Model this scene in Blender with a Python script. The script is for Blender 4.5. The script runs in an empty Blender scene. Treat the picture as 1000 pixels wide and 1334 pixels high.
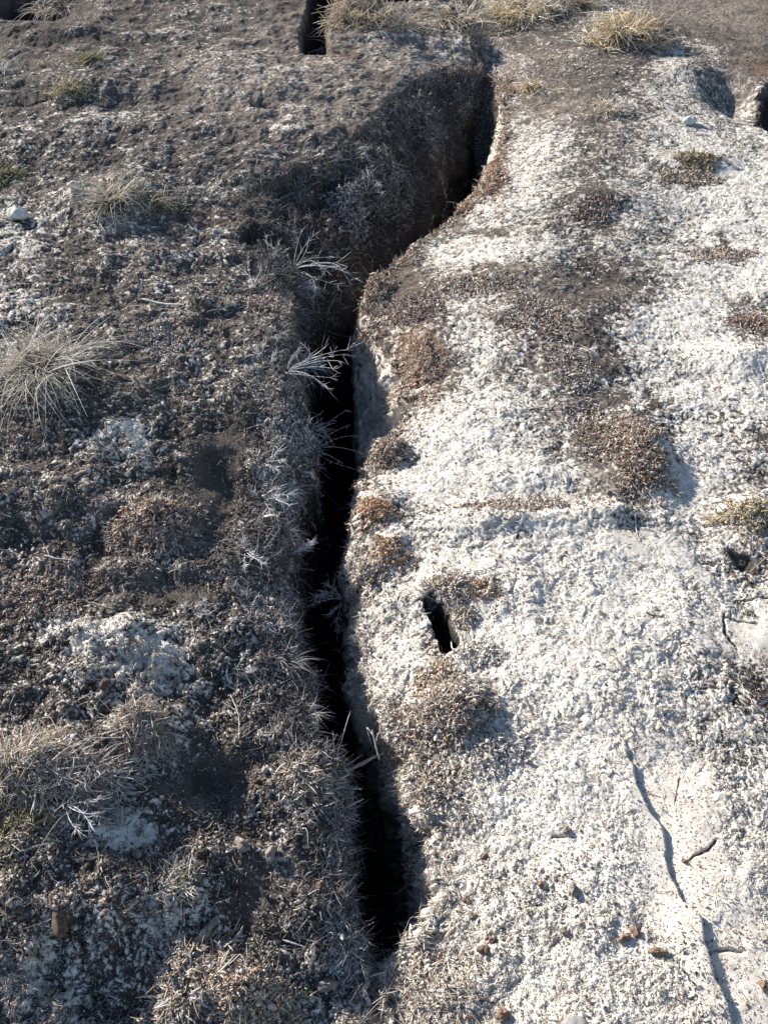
import bpy, math, random
import numpy as np
from mathutils import Vector, Matrix, Euler

# ------------------------------------------------------------------ camera, sky, sun, exposure
sc = bpy.context.scene
CAM_H, PITCH, F = 1.55, math.radians(48), 1067.0        # F in photo pixels (1000 x 1334)
cam = bpy.data.objects.new('camera', bpy.data.cameras.new('camera'))
sc.collection.objects.link(cam)
cam.location = (0, 0, CAM_H)
cam.rotation_euler = (math.pi/2 - PITCH, 0, 0)
cam.data.sensor_fit = 'VERTICAL'; cam.data.sensor_height = 24
cam.data.lens = 24*F/1334
cam.data.clip_start = 0.02; cam.data.clip_end = 500
sc.camera = cam

SUN_AZ = (-0.80, 0.60); SUN_EL = math.radians(25)
world = bpy.data.worlds.new('World'); sc.world = world; world.use_nodes = True
nt = world.node_tree
sky = nt.nodes.new('ShaderNodeTexSky'); sky.sky_type = 'NISHITA'; sky.sun_disc = False
sky.sun_elevation = SUN_EL; sky.sun_rotation = math.atan2(SUN_AZ[0], SUN_AZ[1])
sky.dust_density = 0.4; sky.ozone_density = 1.6
bg = nt.nodes['Background']; bg.inputs['Strength'].default_value = 0.085
nt.links.new(sky.outputs[0], bg.inputs[0])
sd = bpy.data.lights.new('sun', 'SUN'); sun = bpy.data.objects.new('sun', sd); sc.collection.objects.link(sun)
sd.energy = 5.0; sd.angle = math.radians(0.5); sd.color = (1.0, 0.935, 0.85)
sv = Vector((SUN_AZ[0]*math.cos(SUN_EL), SUN_AZ[1]*math.cos(SUN_EL), math.sin(SUN_EL)))
sun.rotation_euler = sv.to_track_quat('Z', 'Y').to_euler(); sun.location = (-3, 3, 4)
sc.view_settings.view_transform = 'Standard'; sc.view_settings.look = 'None'
sc.view_settings.exposure = 1.08; sc.view_settings.gamma = 1.0
sc.cycles.max_bounces = 5; sc.cycles.diffuse_bounces = 3

# ------------------------------------------------------------------ helpers: noise, projection
RNG = np.random.default_rng(7); random.seed(7)
TN = 512
_ang = RNG.random((TN, TN)).astype(np.float32)*2*np.pi
GX, GY = np.cos(_ang), np.sin(_ang)
RX = RNG.random((TN, TN)).astype(np.float32); RY = RNG.random((TN, TN)).astype(np.float32); RZ = RNG.random((TN, TN)).astype(np.float32)

def perlin(x, y, s, off=0):
    x = (x/s + off*17.31).astype(np.float32); y = (y/s + off*9.7).astype(np.float32)
    xi = np.floor(x).astype(np.int32); yi = np.floor(y).astype(np.int32)
    fx = x - xi; fy = y - yi
    u = fx*fx*fx*(fx*(fx*6-15)+10); v = fy*fy*fy*(fy*(fy*6-15)+10)
    x0 = xi % TN; y0 = yi % TN; x1 = (xi+1) % TN; y1 = (yi+1) % TN
    a = GX[x0, y0]*fx + GY[x0, y0]*fy
    b = GX[x1, y0]*(fx-1) + GY[x1, y0]*fy
    c = GX[x0, y1]*fx + GY[x0, y1]*(fy-1)
    d = GX[x1, y1]*(fx-1) + GY[x1, y1]*(fy-1)
    return ((a+(b-a)*u) + ((c+(d-c)*u)-(a+(b-a)*u))*v)*1.5

def worley(x, y, s, off=0, stretch=1.0):
    """rounded bumps with a random height per cell: (bump 0..1, cell value)"""
    x = (x/s/stretch + off*13.7).astype(np.float32); y = (y/s + off*5.3).astype(np.float32)
    xi = np.floor(x).astype(np.int32); yi = np.floor(y).astype(np.int32)
    best = np.full(x.shape, 9., np.float32); val = np.zeros(x.shape, np.float32)
    for dx in (-1, 0, 1):
        for dy in (-1, 0, 1):
            cx = (xi+dx) % TN; cy = (yi+dy) % TN
            d = (xi+dx+RX[cx, cy]-x)**2 + (yi+dy+RY[cx, cy]-y)**2
            m = d < best
            best = np.where(m, d, best); val = np.where(m, RZ[cx, cy], val)
    return np.clip(1-best*1.6, 0, 1), val

def sstep(a, b, x):
    t = np.clip((x-a)/(b-a), 0, 1); return t*t*(3-2*t)

cP, sP = math.cos(PITCH), math.sin(PITCH)
def at(px, py, z=0.0):
    """point of the level z seen at a place of the photograph"""
    u = (px-500)/F; v = (667-py)/F
    dy = cP + v*sP; dz = -sP + v*cP
    t = (z-CAM_H)/dz
    return (u*t, dy*t)
def proj(x, y, z):
    dep = y*cP - (z-CAM_H)*sP
    up = y*sP + (z-CAM_H)*cP
    dep = np.maximum(dep, 0.2)
    return 500+F*x/dep, 667-F*up/dep

# ------------------------------------------------------------------ the fissure's edges (read as places, turned into ground curves)
def curve(pts, z=0.0):
    q = sorted([at(p[0], p[1], z)[::-1] for p in pts])
    return np.array([a for a, b in q]), np.array([b for a, b in q])
brow_l = curve([(612,86),(590,92),(560,110),(500,165),(450,215),(400,250),(350,272),(322,290),(325,330),(345,380),(372,410),(382,450),(375,500),(368,560),(365,620),(355,680),(352,730),(350,790),(365,850),(382,910),(392,970),(430,1010),(442,1080),(442,1160),(448,1215),(475,1256)])
gap_l = curve([(628,104),(612,150),(596,200),(572,250),(545,288),(505,330),(455,370),(412,410),(404,450),(404,500),(412,560),(416,610),(408,660),(386,700),(386,750),(390,810),(397,870),(402,930),(412,970),(440,998),(458,1050),(460,1110),(459,1180),(460,1222),(474,1248),(486,1260)], -0.05)
gap_r = curve([(640,108),(648,140),(640,190),(622,240),(585,268),(545,312),(500,348),(468,378),(457,420),(460,480),(468,540),(470,580),(452,640),(446,700),(446,760),(455,810),(458,880),(478,945),(500,990),(518,1040),(530,1090),(537,1150),(541,1198),(524,1235),(496,1259)], -0.04)
brow_r = curve([(646,100),(657,130),(651,190),(634,245),(600,272),(560,315),(512,352),(480,385),(478,420),(512,480),(532,530),(505,572),(474,630),(468,700),(466,760),(470,810),(474,880),(497,945),(522,990),(543,1040),(560,1090),(570,1150),(566,1190),(530,1238),(500,1260)])
Y0, Y1 = at(488,1258)[1], at(630,98)[1]

def xc(y):
    return 0.5*(np.interp(y, *gap_l)+np.interp(y, *gap_r))
def zbase(x, y):
    d = x - xc(y)
    e_ = sstep(Y0-.10, Y0+.12, y)*(1-sstep(Y1-.30, Y1+.05, y))                 # the lips only exist along the fissure
    l = .018*e_ + 0.15*(1-np.exp(-np.maximum(-d, 0)/0.6)) + .05*e_*(1-.85*sstep(2.0, 2.7, y))*(1-np.exp(-np.maximum(-d-.06, 0)/.09))
    r = -.018*e_ + (0.10+.018*e_)*(1-np.exp(-np.maximum(d, 0)/0.33))
    r = r - 0.05*sstep(0.45, 1.1, d)
    far = -0.10*sstep(0.0, 0.5, y-(5.05-0.42*(x-1.2)))*sstep(0.9, 1.5, x)
    o_ = np.clip(d/.02, -1, 1)
    return l*(.5-.5*o_) + r*(.5+.5*o_) + far
def at_g(px, py):
    z = 0.0
    for _ in range(6):
        x, y = at(px, py, z); z = float(zbase(np.array(x), np.array(y)))
    return x, y, z
def ppm(y):                      # photo pixels to the metre, sideways and along y
    dep = y*cP + CAM_H*sP
    return F/dep, F/dep*(CAM_H/math.hypot(CAM_H, y))

BUMPS = [(478,375,26,16,.03),(505,712,26,22,.018),(470,745,22,16,.02),(520,505,20,18,.02),(500,490,50,60,-.07),(385,440,40,50,.04),(50,500,80,45,.05),(150,262,70,22,.06),(70,48,90,14,.06),(20,4,55,12,-.2),(110,112,70,14,.045),(30,330,60,20,.02),
 (205,680,52,34,.04),(282,640,30,60,-.016),(60,640,110,35,.03),(140,830,90,32,.03),(210,765,90,26,-.015),(190,945,45,22,.045),
 (60,1000,80,42,.05),(265,1010,60,32,-.026),(165,1095,55,26,-.02),(330,1300,60,32,.045),(240,1275,50,40,.03),(340,1160,45,50,-.018),
 (405,1010,32,30,.04),(90,880,80,30,.02),(120,1190,70,35,.025),(380,620,30,40,.02),(330,440,60,30,.025),
 (830,580,42,40,.035),(892,640,30,40,-.015),(590,925,42,36,.045),(500,588,28,18,.03),(492,660,24,24,.02),(540,455,34,50,.035),
 (700,400,110,50,.03),(620,365,90,22,.02),(690,640,90,16,-.015),(820,38,45,14,.09),(690,14,50,12,.06),(600,28,55,14,.06),(470,22,45,12,.07),
 (905,95,60,14,.05),(955,125,28,22,-.09),(780,260,60,12,.035),(640,680,90,14,.02),(800,670,40,10,.02),(960,470,60,20,.03),(975,670,30,22,.04),
 (560,775,60,24,.02),(640,1010,40,40,.01),(590,1290,50,30,.015),(670,1285,30,20,-.012),(715,130,50,10,-.02),(590,55,90,10,.03),(330,120,60,10,.02),
 (440,180,90,14,.02),(230,330,80,20,.02),(900,210,60,10,.02)]
def bumps(x, y):
    z = np.zeros_like(x)
    for px, py, rx, ry, h in BUMPS:
        bx, by, _ = at_g(px, py); a, b = ppm(by)
        q = ((x-bx)*a/rx)**2 + ((y-by)*b/ry)**2
        m = q < 12
        z[m] += h*np.exp(-q[m])
    return z
def polydist(x, y, pts):
    best = np.full(x.shape, 9., np.float32)
    P = [at_g(*p)[:2] for p in pts]
    for (ax, ay), (bx, by) in zip(P[:-1], P[1:]):
        ex, ey = bx-ax, by-ay; L = ex*ex+ey*ey+1e-12
        t = np.clip(((x-ax)*ex+(y-ay)*ey)/L, 0, 1)
        best = np.minimum(best, np.hypot(x-ax-t*ex, y-ay-t*ey))
    return best
# hollows and small cracks: places along it, half width in metres, depth, softness
PITS = [([(408,66),(410,40),(418,5),(430,-50)], .014, .5, .06), ([(425,14),(460,2),(500,-8),(545,-3)], .04, .25, .05), ([(560,785),(574,806),(583,838)], .004, .26, .020),
 ([(572,804),(582,828)], .008, .26, .010), ([(1050,125),(1048,160)], .02, .3, .20), ([(336,138),(352,139)], .02, .015, .03), ([(335,312),(372,325)], .03, .03, .06),
 ([(1005,775),(968,782)], .0012, .012, .003), ([(940,800),(942,822),(957,846)], .0014, .014, .003), ([(942,805),(985,812)], .0012, .010, .003),
 ([(898,1120),(918,1108),(937,1092)], .0012, .011, .0025), ([(900,1122),(920,1150)], .0008, .008, .002), ([(925,1238),(965,1234)], .001, .008, .004),
 ([(720,1092),(748,1090)], .001, .008, .003), ([(955,720),(975,735)], .010, .016, .014),
 ([(25,-5),(50,6)], .05, .12, .10)]
# roughness and frost read off as coarse maps of the ground, 50 units to a cell
FROST = """01223330033343344100
22233333333343333641
23332333222325325655
33332323222216645666
33333333322107646777
44433333111166546777
53344431111777655678
43234321110563333677
43222233056464337775
32222331034364337677
22222311046666437777
12352122136887635875
22221123167877742875
22233122065666775765
32223133067777888764
22222133067588888877
24565233077488888777
23564333088788888765
32333222076578888766
43234213167668889766
43222124007788889876
32252224007888888987
22222223007888888898
22343223307888888798
43344223347887887898
54334433367878888888
54334444477888888888"""
FR = np.array([[int(c) for c in r] for r in FROST.split()], np.float32)/9
def fmap(x, y, z):
    px, py = proj(x, y, z)
    gx = np.clip(px/50-.5, 0, 18.999); gy = np.clip(py/50-.5, 0, FR.shape[0]-1.001)
    i = gx.astype(int); j = gy.astype(int); u = sstep(0, 1, gx-i); v = sstep(0, 1, gy-j)
    return (FR[j, i]*(1-u)+FR[j, i+1]*u)*(1-v) + (FR[j+1, i]*(1-u)+FR[j+1, i+1]*u)*v
def blobs(x, y, L, p=1.0):
    o = np.zeros(x.shape, np.float32)
    for px, py, rx, ry, h in L:
        bx, by, _ = at_g(px, py); a, b = ppm(by)
        q = (((x-bx)*a/rx)**2 + ((y-by)*b/ry)**2)**p
        m = q < 9
        o[m] += h*np.exp(-q[m])
    return o
TAN = [(885,1030,65,75,1),(920,1160,85,75,1),(965,1280,70,80,1),(960,820,50,50,.9),(820,700,60,25,.8),(770,620,20,45,.9),(920,690,45,30,.7),(620,830,60,50,.35),
 (510,900,45,60,.5),(560,860,40,40,.4),(560,1100,60,90,.35),(640,1240,90,80,.25),(700,200,60,60,.3),(560,530,60,40,.3),(760,515,16,14,.9),
 (700,330,80,30,.3),(450,60,90,60,.5),(480,130,90,40,.45),(30,330,40,25,.5),(220,110,20,8,.7),(470,30,40,20,.6),(900,100,60,20,.5)]
BROWN = [(650,90,110,30,.8),(720,140,70,25,.7),(650,365,100,25,.8),(720,430,70,60,.7),(650,430,60,50,.5),(760,540,50,60,.6),(820,600,45,50,.9),(930,25,90,40,1.2),(960,100,40,25,.8),
 (480,60,150,60,.7),(420,140,150,50,.6),(300,100,120,50,.4),(560,470,40,70,.6),(590,930,50,50,.6),(500,590,30,25,.7),(490,670,25,40,.7),(205,680,60,40,.7),(60,640,100,50,.4),
 (330,1300,80,40,.7),(180,300,70,35,.5),(680,660,100,16,.6),(985,690,40,40,.5),(985,420,30,30,.5),(60,1150,80,50,.5),(200,440,120,60,.3),(620,200,40,80,.8),(640,300,60,20,.5),(90,770,80,40,.5)]
SMOOTH = [(278,640,32,70,1),(265,1010,70,45,1),(340,1160,50,60,.9),(215,770,80,30,.8),(160,1095,60,28,.7),(885,1030,60,75,1),(920,1160,75,70,1),(965,1280,60,80,1),(975,830,45,40,.9),(860,1110,20,60,.7),(905,730,50,30,.6),
 (770,620,22,45,.8),(820,705,50,22,.7),(760,515,16,14,1),(30,330,40,25,.45),(400,1110,30,60,.5),(320,560,50,30,.5),(860,1190,30,20,.4)]

# ------------------------------------------------------------------ mesh helpers
C = sc.collection
def link_mesh(name, verts, faces_idx, loop_start, mat, cols=None, smooth=True, attrs=None):
    me = bpy.data.meshes.new(name)
    me.vertices.add(len(verts)); me.vertices.foreach_set('co', np.ascontiguousarray(verts, np.float32).ravel())
    me.loops.add(len(faces_idx)); me.loops.foreach_set('vertex_index', np.ascontiguousarray(faces_idx, np.int32))
    me.polygons.add(len(loop_start)); me.polygons.foreach_set('loop_start', np.ascontiguousarray(loop_start, np.int32))
    if smooth: me.polygons.foreach_set('use_smooth', np.ones(len(loop_start), bool))
    me.update(calc_edges=True)
    if cols is not None:
        ca = me.color_attributes.new('tint', 'FLOAT_COLOR', 'POINT')
        c4 = np.ones((len(verts), 4), np.float32); c4[:, :3] = cols
        ca.data.foreach_set('color', c4.ravel())
    for k, v in (attrs or {}).items():
        a = me.attributes.new(k, 'FLOAT', 'POINT'); a.data.foreach_set('value', np.ascontiguousarray(v, np.float32).ravel())
    me.materials.append(mat)
    o = bpy.data.objects.new(name, me); C.objects.link(o)
    return o
def quads(name, verts, Q, mat, **k):
    return link_mesh(name, verts, Q.ravel(), np.arange(len(Q))*4, mat, **k)

def tubes(P, R, sides=3, flat=1.0, col=None, tipcol=None):
    """N curved strands of K points each -> verts, quads, colours"""
    N, K, _ = P.shape
    T = np.gradient(P, axis=1); T /= np.linalg.norm(T, axis=2, keepdims=True)+1e-9
    ref = RNG.normal(size=(N, 1, 3)); ref /= np.linalg.norm(ref, axis=2, keepdims=True)
    A = np.cross(T, np.broadcast_to(ref, T.shape)); A /= np.linalg.norm(A, axis=2, keepdims=True)+1e-9
    B = np.cross(T, A)
    th = np.arange(sides)*2*np.pi/sides
    V = P[:, :, None, :] + R[:, :, None, None]*(A[:, :, None, :]*np.cos(th)[None, None, :, None] + flat*B[:, :, None, :]*np.sin(th)[None, None, :, None])
    idx = np.arange(N*K*sides).reshape(N, K, sides)
    a = idx[:, :-1, :]; b = np.roll(a, -1, axis=2); d = idx[:, 1:, :]; c = np.roll(d, -1, axis=2)
    Q = np.stack([a, b, c, d], -1).reshape(-1, 4)
    cc = None
    if col is not None:
        t = np.linspace(0, 1, K)[None, :, None]
        tc = col if tipcol is None else tipcol
        cc = (col[:, None, :]*(1-t) + tc[:, None, :]*t)[:, :, None, :].repeat(sides, 2).reshape(-1, 3)
    return V.reshape(-1, 3), Q, cc
def merge(parts):
    V, Q, Cc, n = [], [], [], 0
    for v, q, c in parts:
        V.append(v); Q.append(q+n); Cc.append(c); n += len(v)
    return np.concatenate(V), np.concatenate(Q), np.concatenate(Cc)

# ------------------------------------------------------------------ materials
def mat_base(name, rough=0.9, spec=0.15):
    m = bpy.data.materials.new(name); m.use_nodes = True
    b = m.node_tree.nodes['Principled BSDF']; b.inputs['Roughness'].default_value = rough
    b.inputs['Specular IOR Level'].default_value = spec
    return m, m.node_tree, b
def N(t, typ, **kw):
    n = t.nodes.new(typ)
    for k, v in kw.items(): setattr(n, k, v)
    return n
def noise(t, scale, detail=3, rough=.6, src=None):
    n = N(t, 'ShaderNodeTexNoise'); n.inputs['Scale'].default_value = scale; n.inputs['Detail'].default_value = detail; n.inputs['Roughness'].default_value = rough
    if src: t.links.new(src, n.inputs['Vector'])
    return n.outputs[0]
def ramp(t, fac, a, b, c0=(0,0,0,1), c1=(1,1,1,1)):
    r = N(t, 'ShaderNodeValToRGB'); r.color_ramp.elements[0].position = a; r.color_ramp.elements[1].position = b
    r.color_ramp.elements[0].color = c0; r.color_ramp.elements[1].color = c1
    t.links.new(fac, r.inputs[0]); return r.outputs[0]
def mixc(t, fac, a, b):
    m = N(t, 'ShaderNodeMix', data_type='RGBA')
    if isinstance(fac, float): m.inputs[0].default_value = fac
    else: t.links.new(fac, m.inputs[0])
    for v, s in ((a, m.inputs[6]), (b, m.inputs[7])):
        if isinstance(v, tuple): s.default_value = (*v, 1)
        else: t.links.new(v, s)
    return m.outputs[2]
def math_n(t, op, a, b, clamp=False):
    m = N(t, 'ShaderNodeMath', operation=op); m.use_clamp = clamp
    for v, s in ((a, m.inputs[0]), (b, m.inputs[1])):
        if isinstance(v, (int, float)): s.default_value = v
        else: t.links.new(v, s)
    return m.outputs[0]
def attr(t, name):
    n = N(t, 'ShaderNodeAttribute'); n.attribute_name = name; return n

# frosted peat ground
gm, t, b = mat_base('frosted_peat', .95, .1)
co = N(t, 'ShaderNodeTexCoord').outputs['Object']
soil = mixc(t, ramp(t, noise(t, 14, 5, .65, co), .35, .68), (.034, .030, .027), (.115, .098, .083))
soil = mixc(t, ramp(t, noise(t, 130, 4, .7, co), .38, .62), soil, (.058, .049, .043))
brown = mixc(t, ramp(t, noise(t, 60, 4, .7, co), .35, .65), (.11, .088, .072), (.30, .255, .215))
pal = mixc(t, ramp(t, noise(t, 70, 5, .7, co), .3, .7), (.24, .205, .17), (.46, .41, .355))
soil = mixc(t, attr(t, 'pale').outputs['Fac'], soil, pal)
soil = mixc(t, attr(t, 'damp').outputs['Fac'], soil, (.030, .027, .026))  # black peat of the cut, with wall and pit shade painted in
c = mixc(t, attr(t, 'brown').outputs['Fac'], soil, brown)
rust = mixc(t, ramp(t, noise(t, 90, 4, .7, co), .4, .6), (.10, .045, .022), (.30, .16, .08))
c = mixc(t, attr(t, 'rust').outputs['Fac'], c, rust)
fine = noise(t, 420, 3, .7, co); mid = noise(t, 150, 3, .65, co)
fr = math_n(t, 'ADD', attr(t, 'frost').outputs['Fac'], math_n(t, 'MULTIPLY', math_n(t, 'SUBTRACT', math_n(t, 'ADD', math_n(t, 'MULTIPLY', fine, .6), math_n(t, 'MULTIPLY', mid, .4)), .5), 1.5))
fr = ramp(t, fr, .40, .60)
wht = mixc(t, ramp(t, noise(t, 35, 4, .6, co), .35, .65), (.49, .45, .39), (.74, .70, .635))
tanc = mixc(t, ramp(t, noise(t, 60, 5, .65, co), .3, .7), (.50, .44, .37), (.74, .68, .60))
wht = mixc(t, attr(t, 'tan').outputs['Fac'], wht, tanc)
c = mixc(t, fr, c, wht)
t.links.new(c, b.inputs['Base Color'])
bp = N(t, 'ShaderNodeBump'); bp.inputs['Strength'].default_value = .55; bp.inputs['Distance'].default_value = .0035
t.links.new(math_n(t, 'ADD', noise(t, 330, 4, .75, co), math_n(t, 'MULTIPLY', noise(t, 900, 2, .7, co), .4)), bp.inputs['Height']); t.links.new(bp.outputs[0], b.inputs['Normal'])

# plant matter coloured strand by strand
def strand_mat(name, frost_amt, scale=260):
    m, t, b = mat_base(name, .8, .2)
    co = N(t, 'ShaderNodeTexCoord').outputs['Object']
    base = attr(t, 'tint').outputs['Color']
    v = mixc(t, ramp(t, noise(t, scale, 3, .7, co), .3, .7), (.55, .52, .5), (1.15, 1.15, 1.15))
    mm = N(t, 'ShaderNodeMix', data_type='RGBA', blend_type='MULTIPLY'); mm.inputs[0].default_value = 1
    t.links.new(base, mm.inputs[6]); t.links.new(v, mm.inputs[7])
    f = ramp(t, noise(t, scale*.6, 4, .7, co), .62-frost_amt*.35, .72-frost_amt*.25)
    t.links.new(mixc(t, f, mm.outputs[2], (.72, .73, .75)), b.inputs['Base Color'])
    return m
M_LIT = strand_mat('frosted_litter', .1); M_GRASS = strand_mat('dry_grass', .12); M_MOSS = strand_mat('moss', .22); M_SHOOT = strand_mat('frosted_shoot', .55)
def plain_mat(name, c0, c1, scale=60, rough=.85, bump=.4, frost=0.0):
    m, t, b = mat_base(name, rough, .2)
    co = N(t, 'ShaderNodeTexCoord').outputs['Object']
    c = mixc(t, ramp(t, noise(t, scale, 5, .65, co), .3, .7), c0, c1)
    if frost: c = mixc(t, ramp(t, noise(t, scale*2.3, 4, .7, co), .72-frost*.4, .8-frost*.3), c, (.75, .76, .78))
    t.links.new(c, b.inputs['Base Color'])
    bp = N(t, 'ShaderNodeBump'); bp.inputs['Strength'].default_value = bump; bp.inputs['Distance'].default_value = .003
    t.links.new(noise(t, scale*3, 4, .7, co), bp.inputs['Height']); t.links.new(bp.outputs[0], b.inputs['Normal'])
    return m
M_TWIG = plain_mat('grey_wood', (.12, .10, .085), (.38, .35, .32), 180, frost=.35)
M_DTWIG = plain_mat('dark_wood', (.035, .028, .022), (.12, .10, .085), 180)
M_PALE = plain_mat('bleached_wood', (.35, .32, .29), (.68, .66, .63), 150)
M_STONE = plain_mat('pale_stone', (.38, .39, .35), (.66, .67, .62), 70)
M_CLOD = plain_mat('brown_clod', (.05, .035, .028), (.19, .13, .10), 140, bump=.8, frost=.15)
M_RCLOD = plain_mat('reddish_clod', (.12, .07, .05), (.34, .23, .17), 140, bump=.8, frost=.25)
M_GCLOD = plain_mat('frosted_clod', (.13, .11, .09), (.36, .32, .28), 140, bump=.8, frost=.15)
M_GSTONE = plain_mat('grey_stone', (.16, .15, .15), (.32, .31, .30), 90)
M_THATCH = plain_mat('thatch', (.035, .028, .02), (.12, .095, .07), 120, bump=1, frost=.1)

# ------------------------------------------------------------------ GROUND: one sheet, finer where it is near
STEP = 0.9
pyr = np.arange(1470, -150, -STEP)
v = (667-pyr)/F
yr = (cP+v*sP)*(-CAM_H)/(-sP+v*cP)
yr = np.concatenate([np.linspace(-6, yr[0]-.02, 30), yr, yr[-1]+np.geomspace(.3, 120, 40)])
depr = np.clip(yr*cP + CAM_H*sP, 1.15, None)
uo = np.concatenate([np.arange(2.4, 520, 2.4), 520+np.geomspace(6, 16000, 44)])
pxl = np.concatenate([(-160-uo)[::-1], np.arange(-160, 400, STEP)])          # left bank, remapped to end at the brow
pxr = np.concatenate([np.arange(600, 1160, STEP), 1160+uo])
NW = 70
nr = len(yr)
bl = np.interp(yr, *brow_l); gl = np.interp(yr, *gap_l); gr = np.interp(yr, *gap_r); br = np.interp(yr, *brow_r)
jit = lambda s, a, o: a*perlin(yr, yr*0+o, s, o)
bl = bl + jit(.09, .020, 1) + jit(.035, .012, 2); br = br + jit(.10, .026, 3) + jit(.038, .020, 4) + jit(.014, .007, 9)
gl = gl + jit(.06, .014, 5) + jit(.022, .008, 6) - .030*sstep(1.5, 2.2, yr)*(1-sstep(3.6, 4.1, yr)); gr = gr + jit(.07, .012, 7) + jit(.028, .010, 8)
op = sstep(Y0-.015, Y0+.03, yr)*(1-sstep(Y1-.22, Y1+.0, yr))                # how open the fissure is
cen = .5*(gl+gr); gl = gl-.010; gr = gr+.008
wmin = .006
gl = np.minimum(gl, cen-wmin); gr = np.maximum(gr, cen+wmin); bl = np.minimum(bl, gl-.012); br = np.maximum(br, gr-.0+.010)
# left and right columns
s = (pxl-pxl[0])/(pxl[-1]-pxl[0])
def bank(edge, pxs, side):
    # x at the map column, with the columns next to the edge squeezed or spread to meet it
    x = (pxs[None, :]-500)/F*depr[:, None]
    e0 = x[:, -1] if side < 0 else x[:, 0]
    w = np.clip(1-np.abs(pxs-(pxs[-1] if side < 0 else pxs[0]))/520, 0, 1)[None, :]
    return x + (edge-e0)[:, None]*w
XL = bank(bl, pxl, -1); XR = bank(br, pxr, 1)
tw = np.linspace(0, 1, NW+2)[1:]
def wall(b_, g_, cen_, e1=1.5, k=.85, l0=.03):
    """from brow to gap edge to floor: x and depth below the brow"""
    a = .42
    w1 = np.clip(tw/a, 0, 1)[None, :]; w2 = np.clip((tw-a)/(1-a), 0, 1)[None, :]
    x = b_[:, None]+(g_-b_)[:, None]*w1
    width = np.abs(g_-b_)[:, None]
    lip = np.minimum(l0+width*k, .32)
    x = x - np.sign(cen_-g_)[:, None]*(.012*sstep(0, .25, w2) - .02*w2)
    z = -lip*(w1**e1) - .95*w2**1.1
    return x, z*op[:, None]
XWL, ZWL = wall(bl, gl, cen, 1.5, (.30+.6*sstep(2.1, 2.7, yr))[:, None]); XWR, ZWR = wall(br, gr, cen, .75, 1.9, .05)
X = np.concatenate([XL, XWL, XWR[:, ::-1], XR], 1).astype(np.float32)
Zd = np.concatenate([XL*0, ZWL, ZWR[:, ::-1], XR*0], 1).astype(np.float32)
iL = XL.shape[1]; iC = iL+XWL.shape[1]; iR = iC+XWR.shape[1]
Y = np.repeat(yr[:, None], X.shape[1], 1).astype(np.float32)
colid = np.arange(X.shape[1])[None, :].repeat(nr, 0)
leftw = (colid >= iL) & (colid < iC); rightw = (colid >= iC) & (colid < iR)
S = X + np.where(colid < iC, -Zd, Zd)                                        # a coordinate that runs on down the walls
sx = np.gradient(X, axis=1); sz = np.gradient(Zd, axis=1)
def blur(a, n):
    k = np.ones(n)/n
    return a
nl = np.hypot(sx, sz)+1e-9; NX = -sz/nl; NZ = sx/nl                          # normal across the fissure
Z = zbase(X, Y).astype(np.float32) + bumps(X, Y)*(1-.7*sstep(0, .05, -Zd)) + Zd
lip = np.exp(-np.minimum(np.abs(X-bl[:, None]), np.abs(X-br[:, None]))/.03)*op[:, None]
F0 = fmap(X, Y, zbase(X, Y))
F0 = F0 + (1+2.0*perlin(X, Y, .06, 51)+1.6*perlin(X, Y, .02, 52)+1.2*perlin(X, Y, .009, 53))*blobs(X, Y, [(150,835,70,30,.32),(200,880,50,25,.2),(60,1285,50,45,.28),(230,1190,40,40,.3),(165,1078,35,25,.4),(150,575,35,18,.4),(30,315,40,30,.15),(20,400,40,30,.15),(150,150,30,8,.3),
 (430,198,40,6,.35),(370,165,25,8,.25),(240,470,40,20,.15),(300,240,50,20,.1),(600,80,60,8,.2),(780,390,40,70,-.14),(845,555,40,40,-.3),(770,270,25,16,-.35),(940,320,60,20,-.15),(655,365,70,16,-.35),(725,430,55,45,-.25),
 (980,420,30,30,-.3),(860,290,40,20,-.12),(800,470,30,60,-.15),(690,655,80,10,-.3),(560,480,20,40,-.3),(590,920,40,35,-.3),(870,230,50,14,-.2),(700,130,80,20,-.2),(520,410,40,25,-.4),(640,300,50,12,-.2),(980,900,30,60,-.2),(770,520,30,30,-.15),(960,560,30,60,-.12)])
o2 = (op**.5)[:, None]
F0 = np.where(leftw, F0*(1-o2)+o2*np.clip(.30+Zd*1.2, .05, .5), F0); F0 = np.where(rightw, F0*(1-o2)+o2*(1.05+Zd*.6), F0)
smooth = blobs(X, Y, SMOOTH)
# domain warp, then the layers of relief
wx = perlin(S, Y, .05, 11)*.012 + perlin(S, Y, .018, 12)*.004; wy = perlin(S, Y, .05, 13)*.012 + perlin(S, Y, .018, 14)*.004
SX, SY = S+wx, Y+wy
dyr = np.gradient(yr)[:, None].astype(np.float32); dyr = np.maximum(dyr, STEP/F*depr[:, None])
dxr = np.hypot(np.gradient(X, axis=1), np.gradient(Zd, axis=1)*0)
lod = lambda s: np.clip(s*1.5/dyr, .0, 1)*np.clip(s*2.2/dxr, 0, 1)
h1 = perlin(SX, SY, .33, 21); h2 = perlin(SX, SY, .14, 22); h3 = perlin(SX, SY, .06, 23)
cl, clv = worley(SX, SY, .045, 24, 1.15)
h4 = perlin(SX, SY, .022, 25)
g1, g1v = worley(SX, SY, .0088, 26, 1.0)
g2, g2v = worley(SX, SY, .0048, 27, 1.0)
h5 = perlin(SX, SY, .009, 28)
smooth = sstep(.12, .95, smooth + .30*h2 + .25*h3 + .15*h4)*(Zd > -.02)
clump = sstep(-.1, .5, h2+h3*.5)                                             # where the turf stands up
fl0 = np.clip(1.7/np.clip(Y*cP+CAM_H*sP, 1.2, None), 0, 1)**1.6
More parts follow.
